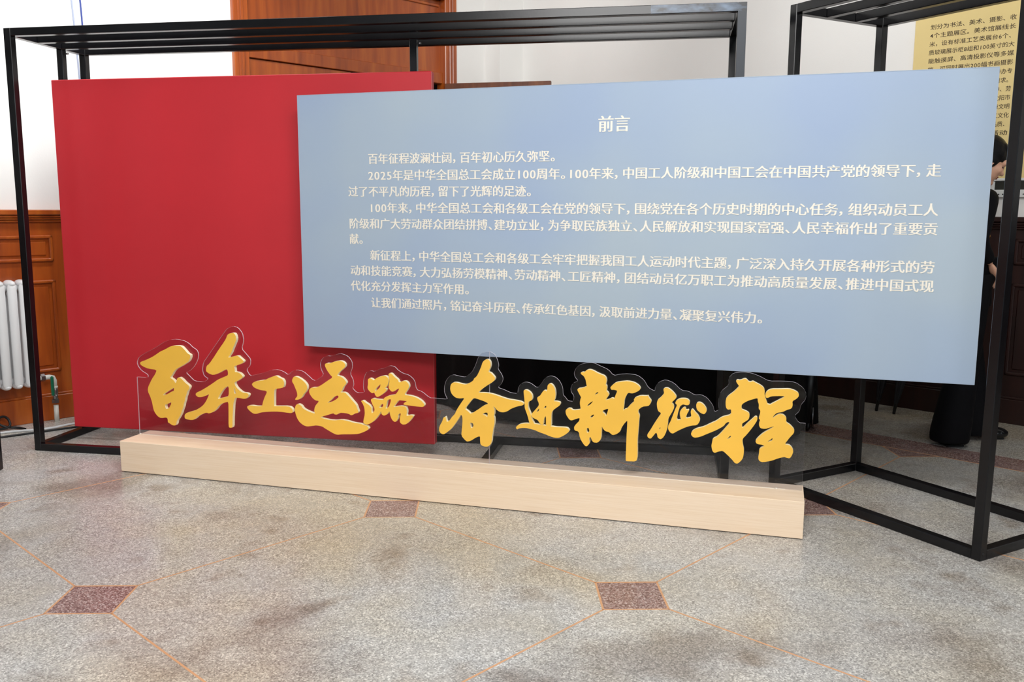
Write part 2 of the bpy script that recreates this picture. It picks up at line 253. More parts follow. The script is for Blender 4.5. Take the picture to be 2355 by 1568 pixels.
# outlines of the sawn lettering and acrylic, in the plane of the box slot (along, up)
T={'bai':[[[.0437,.5885],[.0526,.5966],[.0804,.6057],[.1258,.6257],[.1538,.6418],[.1817,.6599],[.2091,.6709],[.2415,.6879],[.2612,.695],[.2902,.698],[.3141,.6966],[.3279,.6877],[.3437,.6719],[.3572,.6572],[.3735,.6505],[.3726,.6338],[.3619,.6145],[.3421,.601],[.3222,.5896],[.3049,.5803],[.2826,.5686],[.2725,.5618],[.2597,.5485],[.2516,.5354],[.2359,.5156],[.25,.5079],[.2616,.5002],[.2704,.4851],[.2775,.499],[.2817,.514],[.2943,.5218],[.3129,.5115],[.3311,.4937],[.3519,.4802],[.3586,.4722],[.3555,.4594],[.3437,.4461],[.3369,.4267],[.3286,.4093],[.3252,.3922],[.317,.3747],[.3136,.3576],[.3027,.3356],[.2968,.3182],[.2807,.2916],[.2651,.2734],[.2616,.2561],[.2536,.2448],[.2341,.2456],[.2153,.2571],[.2057,.2607],[.2068,.2779],[.2001,.2881],[.1628,.2813],[.1436,.2885],[.1251,.3087],[.1165,.3275],[.1129,.3487],[.1093,.3699],[.099,.4013],[.086,.4283],[.0874,.4497],[.1014,.4761],[.1179,.5026],[.1392,.5292],[.1531,.5553],[.097,.5587],[.068,.5677],[.0489,.5773]],[[.1809,.4136],[.2006,.4161],[.2257,.4283],[.2409,.4377],[.2556,.4407],[.2593,.4621],[.2468,.455],[.2216,.4408],[.1964,.4265]],[[.1923,.3603],[.2122,.3658],[.2374,.3802],[.2313,.3607],[.2179,.3406],[.198,.335]]],
'nian':[[[.6191,.7768],[.6378,.7824],[.6539,.7823],[.6625,.7705],[.6661,.7503],[.6583,.7297],[.6431,.7005],[.6301,.6713],[.6081,.6456],[.6362,.6531],[.6689,.6617],[.68,.6533],[.6955,.6418],[.7065,.6322],[.6992,.6216],[.6711,.6099],[.6453,.6024],[.6492,.5862],[.6484,.5697],[.6646,.5698],[.6827,.5634],[.6981,.5478],[.6861,.5369],[.6576,.5188],[.6434,.5138],[.6472,.4955],[.6604,.4798],[.6782,.4664],[.6917,.459],[.7194,.4586],[.7304,.449],[.7206,.4339],[.704,.4246],[.6672,.4285],[.6441,.4291],[.6388,.4163],[.6306,.3909],[.6263,.349],[.622,.3069],[.6197,.2607],[.6032,.2574],[.595,.2631],[.5991,.3471],[.6009,.4035],[.582,.3981],[.5581,.3904],[.5386,.3765],[.5235,.3567],[.5038,.3407],[.4747,.3282],[.4608,.3336],[.4316,.3232],[.4022,.3085],[.382,.2901],[.3624,.2837],[.3288,.2864],[.3171,.292],[.3182,.3112],[.3309,.3227],[.3554,.3307],[.3896,.3415],[.4241,.3606],[.444,.3767],[.4594,.3965],[.4724,.4183],[.483,.4399],[.461,.4281],[.432,.4179],[.4105,.4165],[.3944,.4281],[.3999,.4411],[.434,.4557],[.4781,.4814],[.5073,.4997],[.5414,.5225],[.5748,.5368],[.6033,.5487],[.6062,.5592],[.6046,.5756],[.5981,.5834],[.5719,.5717],[.5478,.558],[.5144,.5458],[.4911,.5507],[.4705,.5621],[.4678,.5723],[.4747,.5955],[.4893,.6045],[.5193,.6412],[.5544,.6881],[.5841,.7243],[.604,.7517],[.6093,.7662]],[[.6076,.4932],[.6047,.4329],[.5787,.4271],[.5549,.4193],[.5335,.4138],[.5463,.4355],[.5615,.4572],[.5813,.4792]],[[.642,.4828],[.648,.4625],[.6521,.4524],[.6381,.4495],[.6383,.4743]]],
'gong':[[[.7485,.5084],[.764,.5227],[.799,.5314],[.8287,.5353],[.8588,.5502],[.8886,.5616],[.9033,.5624],[.9175,.5536],[.9368,.5481],[.9459,.5332],[.9453,.5156],[.9399,.502],[.9202,.4964],[.8957,.4928],[.8845,.4833],[.8811,.3974],[.8831,.3966],[.9702,.4024],[.9892,.3903],[.9934,.3729],[.9834,.3656],[.9591,.3662],[.9251,.3683],[.8908,.3682],[.8414,.3636],[.8016,.3577],[.7713,.3467],[.7514,.3476],[.7319,.3598],[.7152,.3766],[.7182,.3881],[.7434,.392],[.7681,.3891],[.8079,.3917],[.8138,.4144],[.8249,.4419],[.8408,.4695],[.8362,.4781],[.7968,.4802],[.7626,.4915]]],
'yun1':[[[.9949,.5492],[1.0051,.5651],[1.0196,.5659],[1.0433,.5563],[1.0667,.5402],[1.0805,.5235],[1.0823,.5061],[1.0745,.4882],[1.0596,.4741],[1.0494,.4559],[1.0297,.4415],[1.0079,.4392],[1.0106,.4469],[1.0231,.4609],[1.0214,.4806],[1.0125,.502],[1.0036,.5234],[.9944,.536]]],
'yun2':[[[1.1883,.6358],[1.1957,.6469],[1.2168,.6459],[1.2452,.6581],[1.278,.664],[1.2964,.6586],[1.3077,.6463],[1.305,.6312],[1.2884,.6174],[1.2693,.6014],[1.2572,.5835],[1.2804,.5805],[1.2987,.5686],[1.3122,.5501],[1.3026,.5366],[1.2906,.5229],[1.2855,.5075],[1.2735,.496],[1.3016,.4977],[1.3198,.4815],[1.3424,.4571],[1.3628,.4368],[1.3693,.4199],[1.378,.3945],[1.3547,.3886],[1.3358,.3765],[1.3174,.3861],[1.28,.3879],[1.2658,.3848],[1.2514,.3751],[1.2373,.3763],[1.2328,.3825],[1.1946,.369],[1.1514,.355],[1.1798,.3482],[1.2081,.3436],[1.2412,.3438],[1.2743,.3505],[1.3117,.3465],[1.3488,.3383],[1.3859,.3366],[1.4044,.3314],[1.4274,.3265],[1.434,.3119],[1.4129,.2973],[1.3754,.2814],[1.338,.2765],[1.2816,.2723],[1.2485,.2667],[1.225,.2746],[1.2017,.2861],[1.1783,.2976],[1.1642,.3062],[1.1309,.3096],[1.1068,.3048],[1.0754,.2989],[1.0539,.304],[1.0303,.3201],[1.0165,.3413],[1.0099,.3608],[1.0036,.3869],[1.0117,.4117],[1.0241,.4191],[1.0431,.4116],[1.0546,.3947],[1.0806,.3832],[1.1186,.3726],[1.1244,.3752],[1.119,.3858],[1.1246,.4125],[1.1517,.4427],[1.1304,.4435],[1.1117,.4555],[1.0934,.4806],[1.0941,.5025],[1.1087,.5121],[1.1373,.5138],[1.1662,.5286],[1.2,.5522],[1.2335,.5736],[1.2198,.5857],[1.2016,.6085]],[[1.1966,.4355],[1.2158,.449],[1.2353,.4698],[1.259,.4799],[1.2658,.4717],[1.2538,.4601],[1.2299,.4455],[1.2108,.4378]]],
'lu1':[[[1.4327,.5741],[1.4443,.5824],[1.4602,.5757],[1.4646,.5695],[1.4832,.5855],[1.5106,.5955],[1.5311,.5988],[1.5467,.5891],[1.551,.5745],[1.5438,.5508],[1.5276,.5328],[1.5388,.5292],[1.5318,.516],[1.5088,.4976],[1.4857,.4833],[1.4744,.4912],[1.4679,.5079],[1.4564,.502],[1.4428,.5106],[1.4294,.5269],[1.4346,.5529]],[[1.4717,.5124],[1.4738,.5253],[1.4868,.5389],[1.5053,.5549],[1.5004,.5354],[1.4819,.5194]]],
'lu2':[[[1.3911,.458],[1.4027,.4618],[1.4163,.451],[1.439,.4396],[1.4502,.4253],[1.4498,.408],[1.4519,.3952],[1.4659,.407],[1.4685,.4222],[1.4574,.4429],[1.4465,.468],[1.4581,.4764],[1.4809,.4723],[1.5083,.4719],[1.5174,.4725],[1.5267,.4859],[1.5496,.4958],[1.5858,.5032],[1.5996,.5202],[1.6089,.5377],[1.5953,.5326],[1.5771,.5188],[1.5635,.518],[1.548,.5361],[1.5506,.5554],[1.5554,.5726],[1.5492,.6019],[1.5516,.6126],[1.5652,.6134],[1.5828,.5953],[1.6006,.5837],[1.6071,.5672],[1.6274,.5768],[1.6453,.5778],[1.6585,.5659],[1.6627,.5493],[1.6535,.5319],[1.633,.5053],[1.6665,.5031],[1.6976,.4966],[1.7285,.4817],[1.746,.4617],[1.7392,.4486],[1.7103,.4488],[1.6658,.4514],[1.6278,.454],[1.6347,.4651],[1.6527,.4735],[1.6258,.4751],[1.6034,.4758],[1.585,.4534],[1.5734,.4377],[1.5893,.4409],[1.6164,.4456],[1.6433,.4444],[1.6497,.4215],[1.6448,.3956],[1.6651,.4012],[1.6852,.4005],[1.6738,.3827],[1.6465,.353],[1.6239,.348],[1.6083,.3589],[1.6086,.3803],[1.6158,.4107],[1.5999,.401],[1.5996,.3797],[1.5834,.3571],[1.5655,.3687],[1.5545,.3937],[1.5527,.4171],[1.5387,.3969],[1.5203,.3879],[1.5068,.3947],[1.5049,.4139],[1.4977,.3984],[1.4695,.362],[1.4415,.3406],[1.4183,.3333],[1.4023,.3421],[1.405,.3618],[1.4126,.3883],[1.411,.4227],[1.4023,.4437]],[[1.4928,.4289],[1.5032,.4451],[1.5161,.4519],[1.5177,.4392],[1.5075,.4299]],[[1.541,.4731],[1.5619,.4796],[1.557,.458],[1.5485,.4369],[1.5292,.4241],[1.5341,.4437]]],
'fen':[[[2.0566,.698],[2.0703,.71],[2.0858,.7126],[2.0955,.7019],[2.0986,.6833],[2.0947,.6681],[2.085,.6487],[2.0975,.6456],[2.1111,.6332],[2.1208,.6206],[2.1188,.6092],[2.0994,.593],[2.0799,.5805],[2.0565,.564],[2.0309,.5408],[2.0604,.5422],[2.0916,.5414],[2.1267,.5341],[2.1577,.5247],[2.1886,.5172],[2.2271,.514],[2.2539,.5101],[2.2693,.5017],[2.2655,.492],[2.2349,.4844],[2.2042,.471],[2.1849,.4565],[2.1656,.4495],[2.1462,.4501],[2.1287,.4603],[2.1228,.4694],[2.1104,.4781],[2.1178,.4615],[2.1178,.4387],[2.1131,.4288],[2.1182,.4158],[2.1182,.3929],[2.1131,.3696],[2.1092,.3463],[2.1053,.323],[2.1034,.2959],[2.0955,.278],[2.0798,.2671],[2.0561,.2691],[2.0443,.2778],[2.0423,.2989],[2.0424,.3202],[2.0206,.3108],[1.9927,.2913],[1.9728,.2859],[1.9608,.2946],[1.9429,.3146],[1.9451,.3419],[1.9492,.3809],[1.9494,.4118],[1.9415,.4247],[1.9294,.4027],[1.9132,.3783],[1.8889,.3456],[1.8687,.3285],[1.8484,.3134],[1.8322,.318],[1.8222,.3329],[1.8264,.3566],[1.8408,.381],[1.847,.4008],[1.8572,.4073],[1.8611,.3979],[1.865,.3788],[1.8812,.3896],[1.8934,.4079],[1.9095,.4245],[1.9176,.4443],[1.9378,.4764],[1.9618,.5105],[1.9379,.5052],[1.914,.5075],[1.8941,.5236],[1.8843,.546],[1.8865,.571],[1.8985,.5851],[1.9184,.5863],[1.9383,.5817],[1.966,.5776],[1.9858,.5864],[2.0075,.6009],[2.0115,.6125],[2.0252,.6228],[2.037,.6461],[2.0488,.6731]],[[2.0092,.5135],[2.0407,.506],[2.0682,.4982],[2.0877,.488],[2.0603,.4767],[2.0327,.4558],[1.9932,.429],[1.9813,.4409],[1.9615,.4541],[1.9775,.4751],[1.9934,.4953]],[[2.0532,.4323],[2.0681,.4421],[2.083,.4424],[2.081,.4178],[2.0712,.4278]],[[1.9891,.3856],[2.0029,.3847],[2.0088,.3736],[2.0029,.3597],[1.9949,.3572],[1.991,.3723]]],
'jin1':[[[2.2672,.5637],[2.2712,.5694],[2.282,.5701],[2.2976,.5625],[2.31,.548],[2.3126,.5299],[2.3081,.5189],[2.2942,.5134],[2.2902,.504],[2.2903,.4826],[2.2966,.4677],[2.3045,.4498],[2.3087,.4286],[2.3181,.4109],[2.3244,.4006],[2.3002,.3973],[2.2961,.4124],[2.2891,.4396],[2.2796,.4635],[2.2732,.4815],[2.2731,.509],[2.2698,.5394]]],
'jin2':[[[2.2284,.3767],[2.2362,.3881],[2.2519,.3969],[2.2768,.4018],[2.3048,.4022],[2.3328,.4027],[2.3606,.4001],[2.3853,.3973],[2.4099,.396],[2.4314,.3939],[2.4619,.3952],[2.4863,.3954],[2.4955,.3885],[2.5001,.3797],[2.4897,.3682],[2.4716,.3547],[2.4473,.3412],[2.4258,.3405],[2.4012,.3463],[2.3765,.3552],[2.3486,.3623],[2.3268,.3715],[2.3019,.3758],[2.2832,.3791],[2.2582,.3773],[2.2426,.3731],[2.2348,.3672]]],
'jin3':[[[2.388,.5982],[2.3955,.6077],[2.4047,.6083],[2.417,.5984],[2.4263,.5794],[2.429,.5554],[2.4253,.5309],[2.4178,.5229],[2.4361,.5225],[2.4513,.519],[2.453,.51],[2.447,.5005],[2.4303,.4888],[2.4107,.4708],[2.4082,.4417],[2.4087,.3922],[2.3823,.3903],[2.3818,.449],[2.3726,.4361],[2.3697,.4176],[2.3698,.4053],[2.3622,.4002],[2.3544,.4042],[2.3466,.4129],[2.3403,.4232],[2.3233,.4296],[2.3108,.4365],[2.3067,.4454],[2.3138,.4581],[2.3291,.476],[2.3459,.4969],[2.3443,.5106],[2.338,.5223],[2.3364,.5359],[2.3502,.5444],[2.3593,.5586],[2.3683,.5728],[2.3791,.5735],[2.3846,.5663],[2.3872,.5831]],[[2.3323,.4624],[2.3476,.4848],[2.3461,.471],[2.3385,.4644]],[[2.3706,.4879],[2.3828,.4994],[2.3829,.4887],[2.3738,.4826]],[[2.4106,.5103],[2.4149,.5096],[2.4134,.5059]]],
'xin':[[[2.5504,.6701],[2.5595,.6742],[2.5686,.6729],[2.5794,.6844],[2.5939,.6888],[2.6122,.6844],[2.6305,.6745],[2.6524,.6666],[2.6669,.6619],[2.6762,.6498],[2.6775,.6353],[2.6731,.6187],[2.6794,.6136],[2.6797,.5991],[2.6773,.5898],[2.6865,.5813],[2.6903,.5706],[2.6833,.5592],[2.6728,.5428],[2.6908,.5487],[2.705,.5576],[2.7159,.5521],[2.721,.5688],[2.7313,.5942],[2.7096,.5972],[2.7025,.595],[2.695,.6065],[2.7056,.6188],[2.7215,.6324],[2.7465,.6382],[2.7785,.6429],[2.8106,.6376],[2.8322,.6244],[2.8413,.6106],[2.8328,.5992],[2.8153,.5892],[2.8012,.5839],[2.7815,.5871],[2.7712,.5683],[2.7645,.5497],[2.7632,.5242],[2.7595,.4966],[2.7672,.5062],[2.7779,.5088],[2.7918,.5279],[2.8127,.5474],[2.809,.5544],[2.8158,.5657],[2.8404,.5763],[2.8687,.5762],[2.8757,.5792],[2.8813,.568],[2.8932,.5543],[2.8873,.5377],[2.8788,.5281],[2.8523,.5246],[2.8315,.5069],[2.8318,.4942],[2.8393,.4784],[2.8362,.4563],[2.8353,.4198],[2.8327,.383],[2.8317,.3463],[2.8333,.3097],[2.8334,.2766],[2.8286,.254],[2.78,.2518],[2.777,.2571],[2.7784,.3238],[2.779,.379],[2.7814,.4342],[2.781,.4524],[2.7652,.433],[2.7513,.41],[2.748,.3951],[2.7303,.3809],[2.7123,.3747],[2.7031,.3807],[2.6939,.3892],[2.6756,.3916],[2.6645,.4037],[2.6588,.4162],[2.6575,.3884],[2.6563,.3513],[2.6402,.3315],[2.6182,.3316],[2.6087,.3476],[2.603,.3602],[2.5966,.3467],[2.6017,.3285],[2.5909,.3127],[2.5817,.3082],[2.5667,.3239],[2.5514,.3507],[2.5466,.3802],[2.525,.3842],[2.5218,.4007],[2.532,.4164],[2.5466,.4304],[2.5507,.4492],[2.5279,.4402],[2.5095,.4323],[2.4983,.4363],[2.4812,.4612],[2.4791,.4815],[2.4901,.4915],[2.505,.4925],[2.5144,.4827],[2.5549,.4903],[2.5529,.4994],[2.5489,.5213],[2.5523,.5436],[2.5558,.5494],[2.5445,.5689],[2.5351,.5867],[2.5405,.5925],[2.5588,.5955],[2.5836,.6061],[2.5798,.615],[2.5765,.6368],[2.5671,.6545],[2.5541,.663]],[[2.6196,.5662],[2.6322,.5798],[2.6394,.5802],[2.6359,.5727]],[[2.584,.5088],[2.5966,.5243],[2.6165,.5374],[2.6004,.5172],[2.5877,.5083]],[[2.6599,.4918],[2.6898,.5048],[2.6847,.4861],[2.6772,.4635],[2.6722,.4761],[2.663,.4828]],[[2.5995,.4582],[2.6195,.4714],[2.6189,.4632],[2.6052,.4504]],[[2.5796,.4383],[2.5826,.4341],[2.5812,.4325]],[[2.584,.3978],[2.5931,.404],[2.5996,.386],[2.5898,.3752],[2.5849,.383]]],
'zheng1':[[[2.9467,.6133],[2.9534,.6198],[2.9656,.6216],[2.9797,.6135],[2.9939,.6019],[3.0065,.5866],[3.0086,.576],[2.9985,.5646],[2.9867,.5514],[2.9957,.543],[2.9996,.5289],[2.9931,.5105],[2.9832,.4919],[2.9733,.4732],[2.9723,.4478],[2.9695,.4223],[2.9615,.3963],[2.9514,.3792],[2.9393,.3711],[2.9268,.3792],[2.9246,.3936],[2.9191,.4041],[2.9054,.3849],[2.8934,.3701],[2.8809,.3757],[2.8763,.3881],[2.8872,.4054],[2.9074,.4432],[2.9276,.4772],[2.9411,.498],[2.9269,.5061],[2.9212,.5201],[2.9181,.5451],[2.9235,.5635],[2.9321,.5694],[2.9524,.594]],[[2.9327,.4196],[2.9353,.4289],[2.9395,.4281],[2.9362,.4217]]],
'zheng2':[[[3.0034,.5506],[3.0089,.5635],[3.0259,.5735],[3.0466,.5755],[3.0622,.5723],[3.0711,.5621],[3.0682,.5459],[3.0545,.5439],[3.0406,.5477],[3.027,.5379],[3.0182,.5086],[3.0118,.4686],[3.0342,.4727],[3.0286,.4878],[3.0262,.5092],[3.0344,.524],[3.0445,.5336],[3.0531,.5324],[3.0545,.52],[3.0654,.5243],[3.0691,.5192],[3.0593,.5007],[3.0537,.4806],[3.0787,.487],[3.08,.4985],[3.0762,.5125],[3.0792,.5252],[3.086,.5268],[3.0967,.5139],[3.1109,.5006],[3.12,.4834],[3.1188,.469],[3.1074,.4521],[3.0817,.4485],[3.0578,.4396],[3.0305,.425],[3.0134,.4147],[2.998,.4034],[2.9857,.4072],[2.9748,.4227],[2.9742,.4407],[2.9842,.4595],[2.9938,.489],[3.0066,.5258],[3.013,.5423]]],
'zheng3':[[[3.1007,.5498],[3.1055,.5601],[3.1191,.5617],[3.1348,.552],[3.1473,.5351],[3.1495,.521],[3.1398,.5061],[3.1243,.5104],[3.1067,.5235],[3.1022,.5357]]],
'cheng':[[[3.2757,.6707],[3.2799,.6779],[3.2947,.6757],[3.3128,.6852],[3.3221,.6831],[3.3317,.672],[3.341,.6706],[3.3499,.6758],[3.3649,.6682],[3.3835,.6596],[3.4005,.6471],[3.4049,.6281],[3.4036,.6165],[3.4099,.5976],[3.4222,.5655],[3.4593,.5891],[3.4979,.6146],[3.4619,.6132],[3.433,.6098],[3.4206,.6021],[3.4115,.6015],[3.4066,.6147],[3.4138,.6325],[3.4315,.6432],[3.4712,.6456],[3.5107,.6491],[3.5324,.6436],[3.5489,.635],[3.5543,.6201],[3.545,.6061],[3.5258,.5934],[3.5292,.5744],[3.5239,.5587],[3.5044,.5516],[3.4868,.5408],[3.4617,.5353],[3.4478,.5208],[3.4447,.5089],[3.4552,.5193],[3.4728,.5314],[3.491,.5288],[3.5043,.515],[3.5035,.4937],[3.522,.4834],[3.5409,.4635],[3.54,.446],[3.5246,.4274],[3.5009,.3906],[3.5209,.3902],[3.5341,.3796],[3.5421,.3627],[3.5359,.3408],[3.5275,.3272],[3.5128,.3291],[3.5036,.3323],[3.4785,.3243],[3.4498,.3102],[3.4098,.2989],[3.3949,.3036],[3.3889,.3149],[3.3916,.3388],[3.3924,.3625],[3.4157,.3761],[3.4063,.3813],[3.3805,.3832],[3.3725,.3963],[3.3829,.4128],[3.4076,.4381],[3.436,.4578],[3.4554,.4728],[3.4357,.4655],[3.4141,.4562],[3.392,.4585],[3.3847,.4755],[3.3904,.4974],[3.3828,.5027],[3.3891,.5265],[3.3885,.542],[3.3808,.5492],[3.3819,.5687],[3.3757,.5838],[3.3751,.5985],[3.3498,.5899],[3.3281,.5807],[3.3047,.5637],[3.3056,.5403],[3.3225,.5356],[3.3395,.527],[3.3427,.5116],[3.3389,.4957],[3.3245,.4849],[3.3101,.4741],[3.3118,.4507],[3.3323,.4757],[3.3536,.4967],[3.3677,.5125],[3.377,.5101],[3.3776,.4945],[3.3622,.4661],[3.3343,.4248],[3.3148,.4017],[3.3177,.3763],[3.3242,.3531],[3.3235,.3254],[3.3187,.3052],[3.299,.2828],[3.2858,.2845],[3.272,.3013],[3.2525,.3196],[3.2292,.3396],[3.2105,.3341],[3.1919,.3258],[3.1821,.3338],[3.1763,.3573],[3.1788,.3734],[3.1819,.3935],[3.2004,.4029],[3.2221,.4283],[3.2561,.4742],[3.2484,.4784],[3.2375,.4709],[3.2286,.4564],[3.1955,.4343],[3.1583,.4156],[3.1209,.3961],[3.0943,.3909],[3.0804,.4058],[3.0856,.4222],[3.1043,.4355],[3.1383,.446],[3.168,.464],[3.194,.4777],[3.2195,.4992],[3.2602,.5118],[3.2592,.5392],[3.2445,.5343],[3.2346,.5473],[3.2333,.5825],[3.242,.5987],[3.2673,.6197],[3.2921,.6484],[3.2824,.6595]],[[3.2459,.3964],[3.262,.4155],[3.2642,.4077],[3.2533,.3982]],[[3.4258,.3984],[3.4382,.4072],[3.4487,.4178],[3.4475,.404],[3.4331,.399]]],
'sheet1':[[[-.0001,.5023],[.0736,.5028],[.0747,.5192],[.0328,.5402],[.0113,.5649],[.0055,.586],[.0175,.6138],[.0537,.6378],[.1304,.6735],[.1865,.7078],[.2299,.7244],[.2751,.7298],[.3222,.7236],[.3547,.7082],[.3731,.6904],[.4,.6765],[.4111,.6528],[.4023,.6185],[.381,.5844],[.3509,.5575],[.3231,.5462],[.3498,.5232],[.3764,.5003],[.4362,.4989],[.4659,.5176],[.438,.533],[.4288,.5665],[.4377,.6082],[.47,.6473],[.511,.6985],[.5704,.7716],[.5948,.8011],[.6332,.8169],[.665,.8099],[.6903,.7802],[.6965,.7403],[.6811,.6955],[.7092,.6674],[.7347,.6401],[.7305,.6066],[.7054,.5838],[.7266,.5491],[.7603,.5572],[.8105,.5705],[.8556,.5879],[.8991,.5933],[.9337,.5831],[.9599,.5669],[.9823,.5881],[1.0111,.5984],[1.0495,.5918],[1.0821,.5673],[1.1038,.5491],[1.1198,.5454],[1.1692,.5773],[1.1534,.6102],[1.1498,.6407],[1.1644,.6695],[1.1951,.6826],[1.2152,.6815],[1.2482,.6937],[1.2783,.6975],[1.3129,.6854],[1.3346,.659],[1.3364,.6292],[1.3223,.5939],[1.3397,.5603],[1.3415,.535],[1.3329,.5174],[1.3595,.4944],[1.4022,.4971],[1.3949,.5243],[1.3981,.5682],[1.4125,.6058],[1.4406,.6165],[1.4614,.613],[1.4915,.6283],[1.5184,.6343],[1.5454,.6485],[1.5731,.6463],[1.5957,.6255],[1.6196,.6126],[1.6531,.6054],[1.6838,.58],[1.6927,.5316],[1.7236,.5235],[1.7656,.4927],[1.7921,.4939],[1.8618,.4917],[1.8534,.5067],[1.8451,.5265],[1.8444,.5538],[1.8529,.5863],[1.8722,.6113],[1.896,.6211],[1.9217,.6152],[1.9573,.6116],[1.974,.6232],[1.995,.6421],[2.0118,.6765],[2.0256,.7155],[2.0438,.7376],[2.0742,.7468],[2.0838,.7466]]],
'sheet2':[[[2.086,.7467],[2.0951,.7445],[2.1136,.7338],[2.1276,.7048],[2.133,.6806],[2.1285,.6625],[2.148,.6372],[2.1563,.6149],[2.1481,.5899],[2.1275,.5684],[2.1594,.5602],[2.1966,.5457],[2.2309,.5443],[2.233,.5725],[2.2467,.5947],[2.2711,.6053],[2.2964,.602],[2.331,.5779],[2.3507,.6008],[2.371,.6323],[2.3985,.6433],[2.4225,.638],[2.4444,.6181],[2.4587,.5888],[2.4611,.5512],[2.4729,.5411],[2.4853,.5237],[2.5128,.5224],[2.5152,.5502],[2.5014,.5672],[2.4981,.5879],[2.5083,.6128],[2.535,.6248],[2.5184,.6434],[2.5136,.6643],[2.5224,.6857],[2.5382,.7036],[2.5666,.7144],[2.6103,.7184],[2.6436,.7038],[2.6801,.6899],[2.7077,.661],[2.7375,.6698],[2.777,.6741],[2.8206,.6702],[2.8529,.6481],[2.8735,.6124],[2.9055,.5965],[2.9062,.6186],[2.9239,.6432],[2.9549,.6558],[2.993,.6424],[3.0293,.6082],[3.0605,.607],[3.0905,.5902],[3.119,.594],[3.1472,.5817],[3.1763,.5459],[3.1833,.5154],[3.204,.5271],[3.1984,.5721],[3.21,.6161],[3.2446,.6468],[3.2416,.6799],[3.2627,.705],[3.3071,.7114],[3.3439,.7082],[3.3809,.6953],[3.4208,.6753],[3.4807,.6788],[3.5348,.6779],[3.5722,.6527],[3.5868,.6229],[3.5819,.5966],[3.5647,.5754],[3.5605,.5449],[3.5386,.5217],[3.5594,.4902],[3.5887,.4903]]]}
# ------------------------------------------------------------------ the room
R2 = math.sqrt(.5)
CO = Vector((.19, 9.36, 0)); AL = Vector((-R2, -R2, 0)); AR = Vector((R2, -R2, 0))   # room corner, along the left wall, along the right wall
CZ = 4.4; LEN = 13.0
def frame_at(o, xdir, name, label=None, cat=None, group=None, kind=None):
    e = bpy.data.objects.new(name, None); C.objects.link(e); e.location = o; e.rotation_euler = (0, 0, math.atan2(xdir.y, xdir.x)); e.empty_display_size = .1
    return tag(e, label, cat, group, kind)
def seg_wall(name, o, xdir, openings, zt=CZ, thick=.2, side=1, m='wall'):
    """wall slab in local x (along), y (thickness away from the room), with rectangular openings (x0,x1,z0,z1)"""
    e = bmesh.new(); xs = 0.0
    for x0, x1, z0, z1 in sorted(openings):
        add_box(e, (xs, 0, 0), (x0, thick*side, zt))
        if z0 > 0: add_box(e, (x0, 0, 0), (x1, thick*side, z0))
        add_box(e, (x0, 0, z1), (x1, thick*side, zt)); xs = x1
    add_box(e, (xs, 0, 0), (LEN, thick*side, zt))
    o_ = link(name, bm_mesh(e, name), M[m], None, o, math.atan2(xdir.y, xdir.x))
    return tag(o_, kind='structure')
# left wall: local x runs from the corner towards the camera's left; the room is on its left-hand side (+y)
seg_wall('wall_left', CO, AL, [(.76, 3.04, 0, 3.46)], side=-1)
seg_wall('wall_right', CO, AR, [], side=1)
O3 = CO + AL*LEN; O4 = CO + AR*LEN
wins = [(1.2, 2.9, .9, 3.7), (4.4, 6.1, .9, 3.7), (7.6, 9.3, .9, 3.7), (10.4, 12.1, .9, 3.7)]
seg_wall('wall_front_left', O3, AR, wins, side=-1, m='far_wall')
seg_wall('wall_front_right', O4, AL, wins, side=1, m='far_wall')
# ceiling and sub-floor
cb = bmesh.new(); vs = [CO, O3, O3+AR*LEN, O4]
def slab(name, z0, z1, m, kind='structure'):
    bm = bmesh.new(); lo = [bm.verts.new((p.x, p.y, z0)) for p in vs]; hi = [bm.verts.new((p.x, p.y, z1)) for p in vs]
    bm.faces.new(lo); bm.faces.new(hi[::-1])
    for i in range(4): bm.faces.new((lo[i], lo[(i+1) % 4], hi[(i+1) % 4], hi[i]))
    return tag(link(name, bm_mesh(bm, name), m), kind=kind)
cb.free()
slab('ceiling', CZ, CZ+.15, M['ceiling'])
floor = slab('floor', -.20, -.024, M['grout'])
# windows in the two walls behind the camera
wi = 0
for oo, xd, side in ((O3, AR, -1), (O4, AL, 1)):
    for x0, x1, z0, z1 in wins:
        wi += 1
        e = frame_at(oo, xd, 'window_%d' % wi, kind='structure')
        t = .07; y0, y1 = sorted((.02*side, .14*side))
        boxes('window_frame', [((x0, y0, z0), (x1, y1, z0+t)), ((x0, y0, z1-t), (x1, y1, z1)), ((x0, y0, z0), (x0+t, y1, z1)), ((x1-t, y0, z0), (x1, y1, z1)),
              (((x0+x1)/2-t/2, y0, z0), ((x0+x1)/2+t/2, y1, z1)), ((x0, y0, z0+1.9), (x1, y1, z0+1.9+t))], M['white_metal'], e)
        box('pane', (x0+t, .075*side-.003, z0+t), (x1-t, .075*side+.003, z1-t), M['glass'], e)
# boxed pillar in the corner
pil = box('wall_corner_pillar', (0.0, 0.0, 0), (.33, .20, CZ), M['wall'], None, 0, CO, math.atan2(AL.y, AL.x)); tag(pil, kind='structure')

pm_ = frame_at(CO, AL, 'trim_4', kind='structure')
box('pillar_cladding', (0, .20, 0), (.345, .215, 1.43), M['oak_dark'], pm_, .003); box('pillar_cladding', (.33, 0, 0), (.345, .2, 1.43), M['oak_dark'], pm_, .003)
col_ = frame_at(Vector((-.95, -2.5, 0)), Vector((1, 0, 0)), 'trim_5', kind='structure')  # unseen column, added to reflect as a dark band in the blue panel
box('column_shaft', (-.22, -.22, .25), (.22, .22, CZ-.2), M['far_wall_dark'], col_, .02); box('column_base', (-.28, -.28, 0), (.28, .28, .25), M['far_wall_dark'], col_, .01); box('column_head', (-.28, -.28, CZ-.2), (.28, .28, CZ), M['far_wall_dark'], col_, .01)
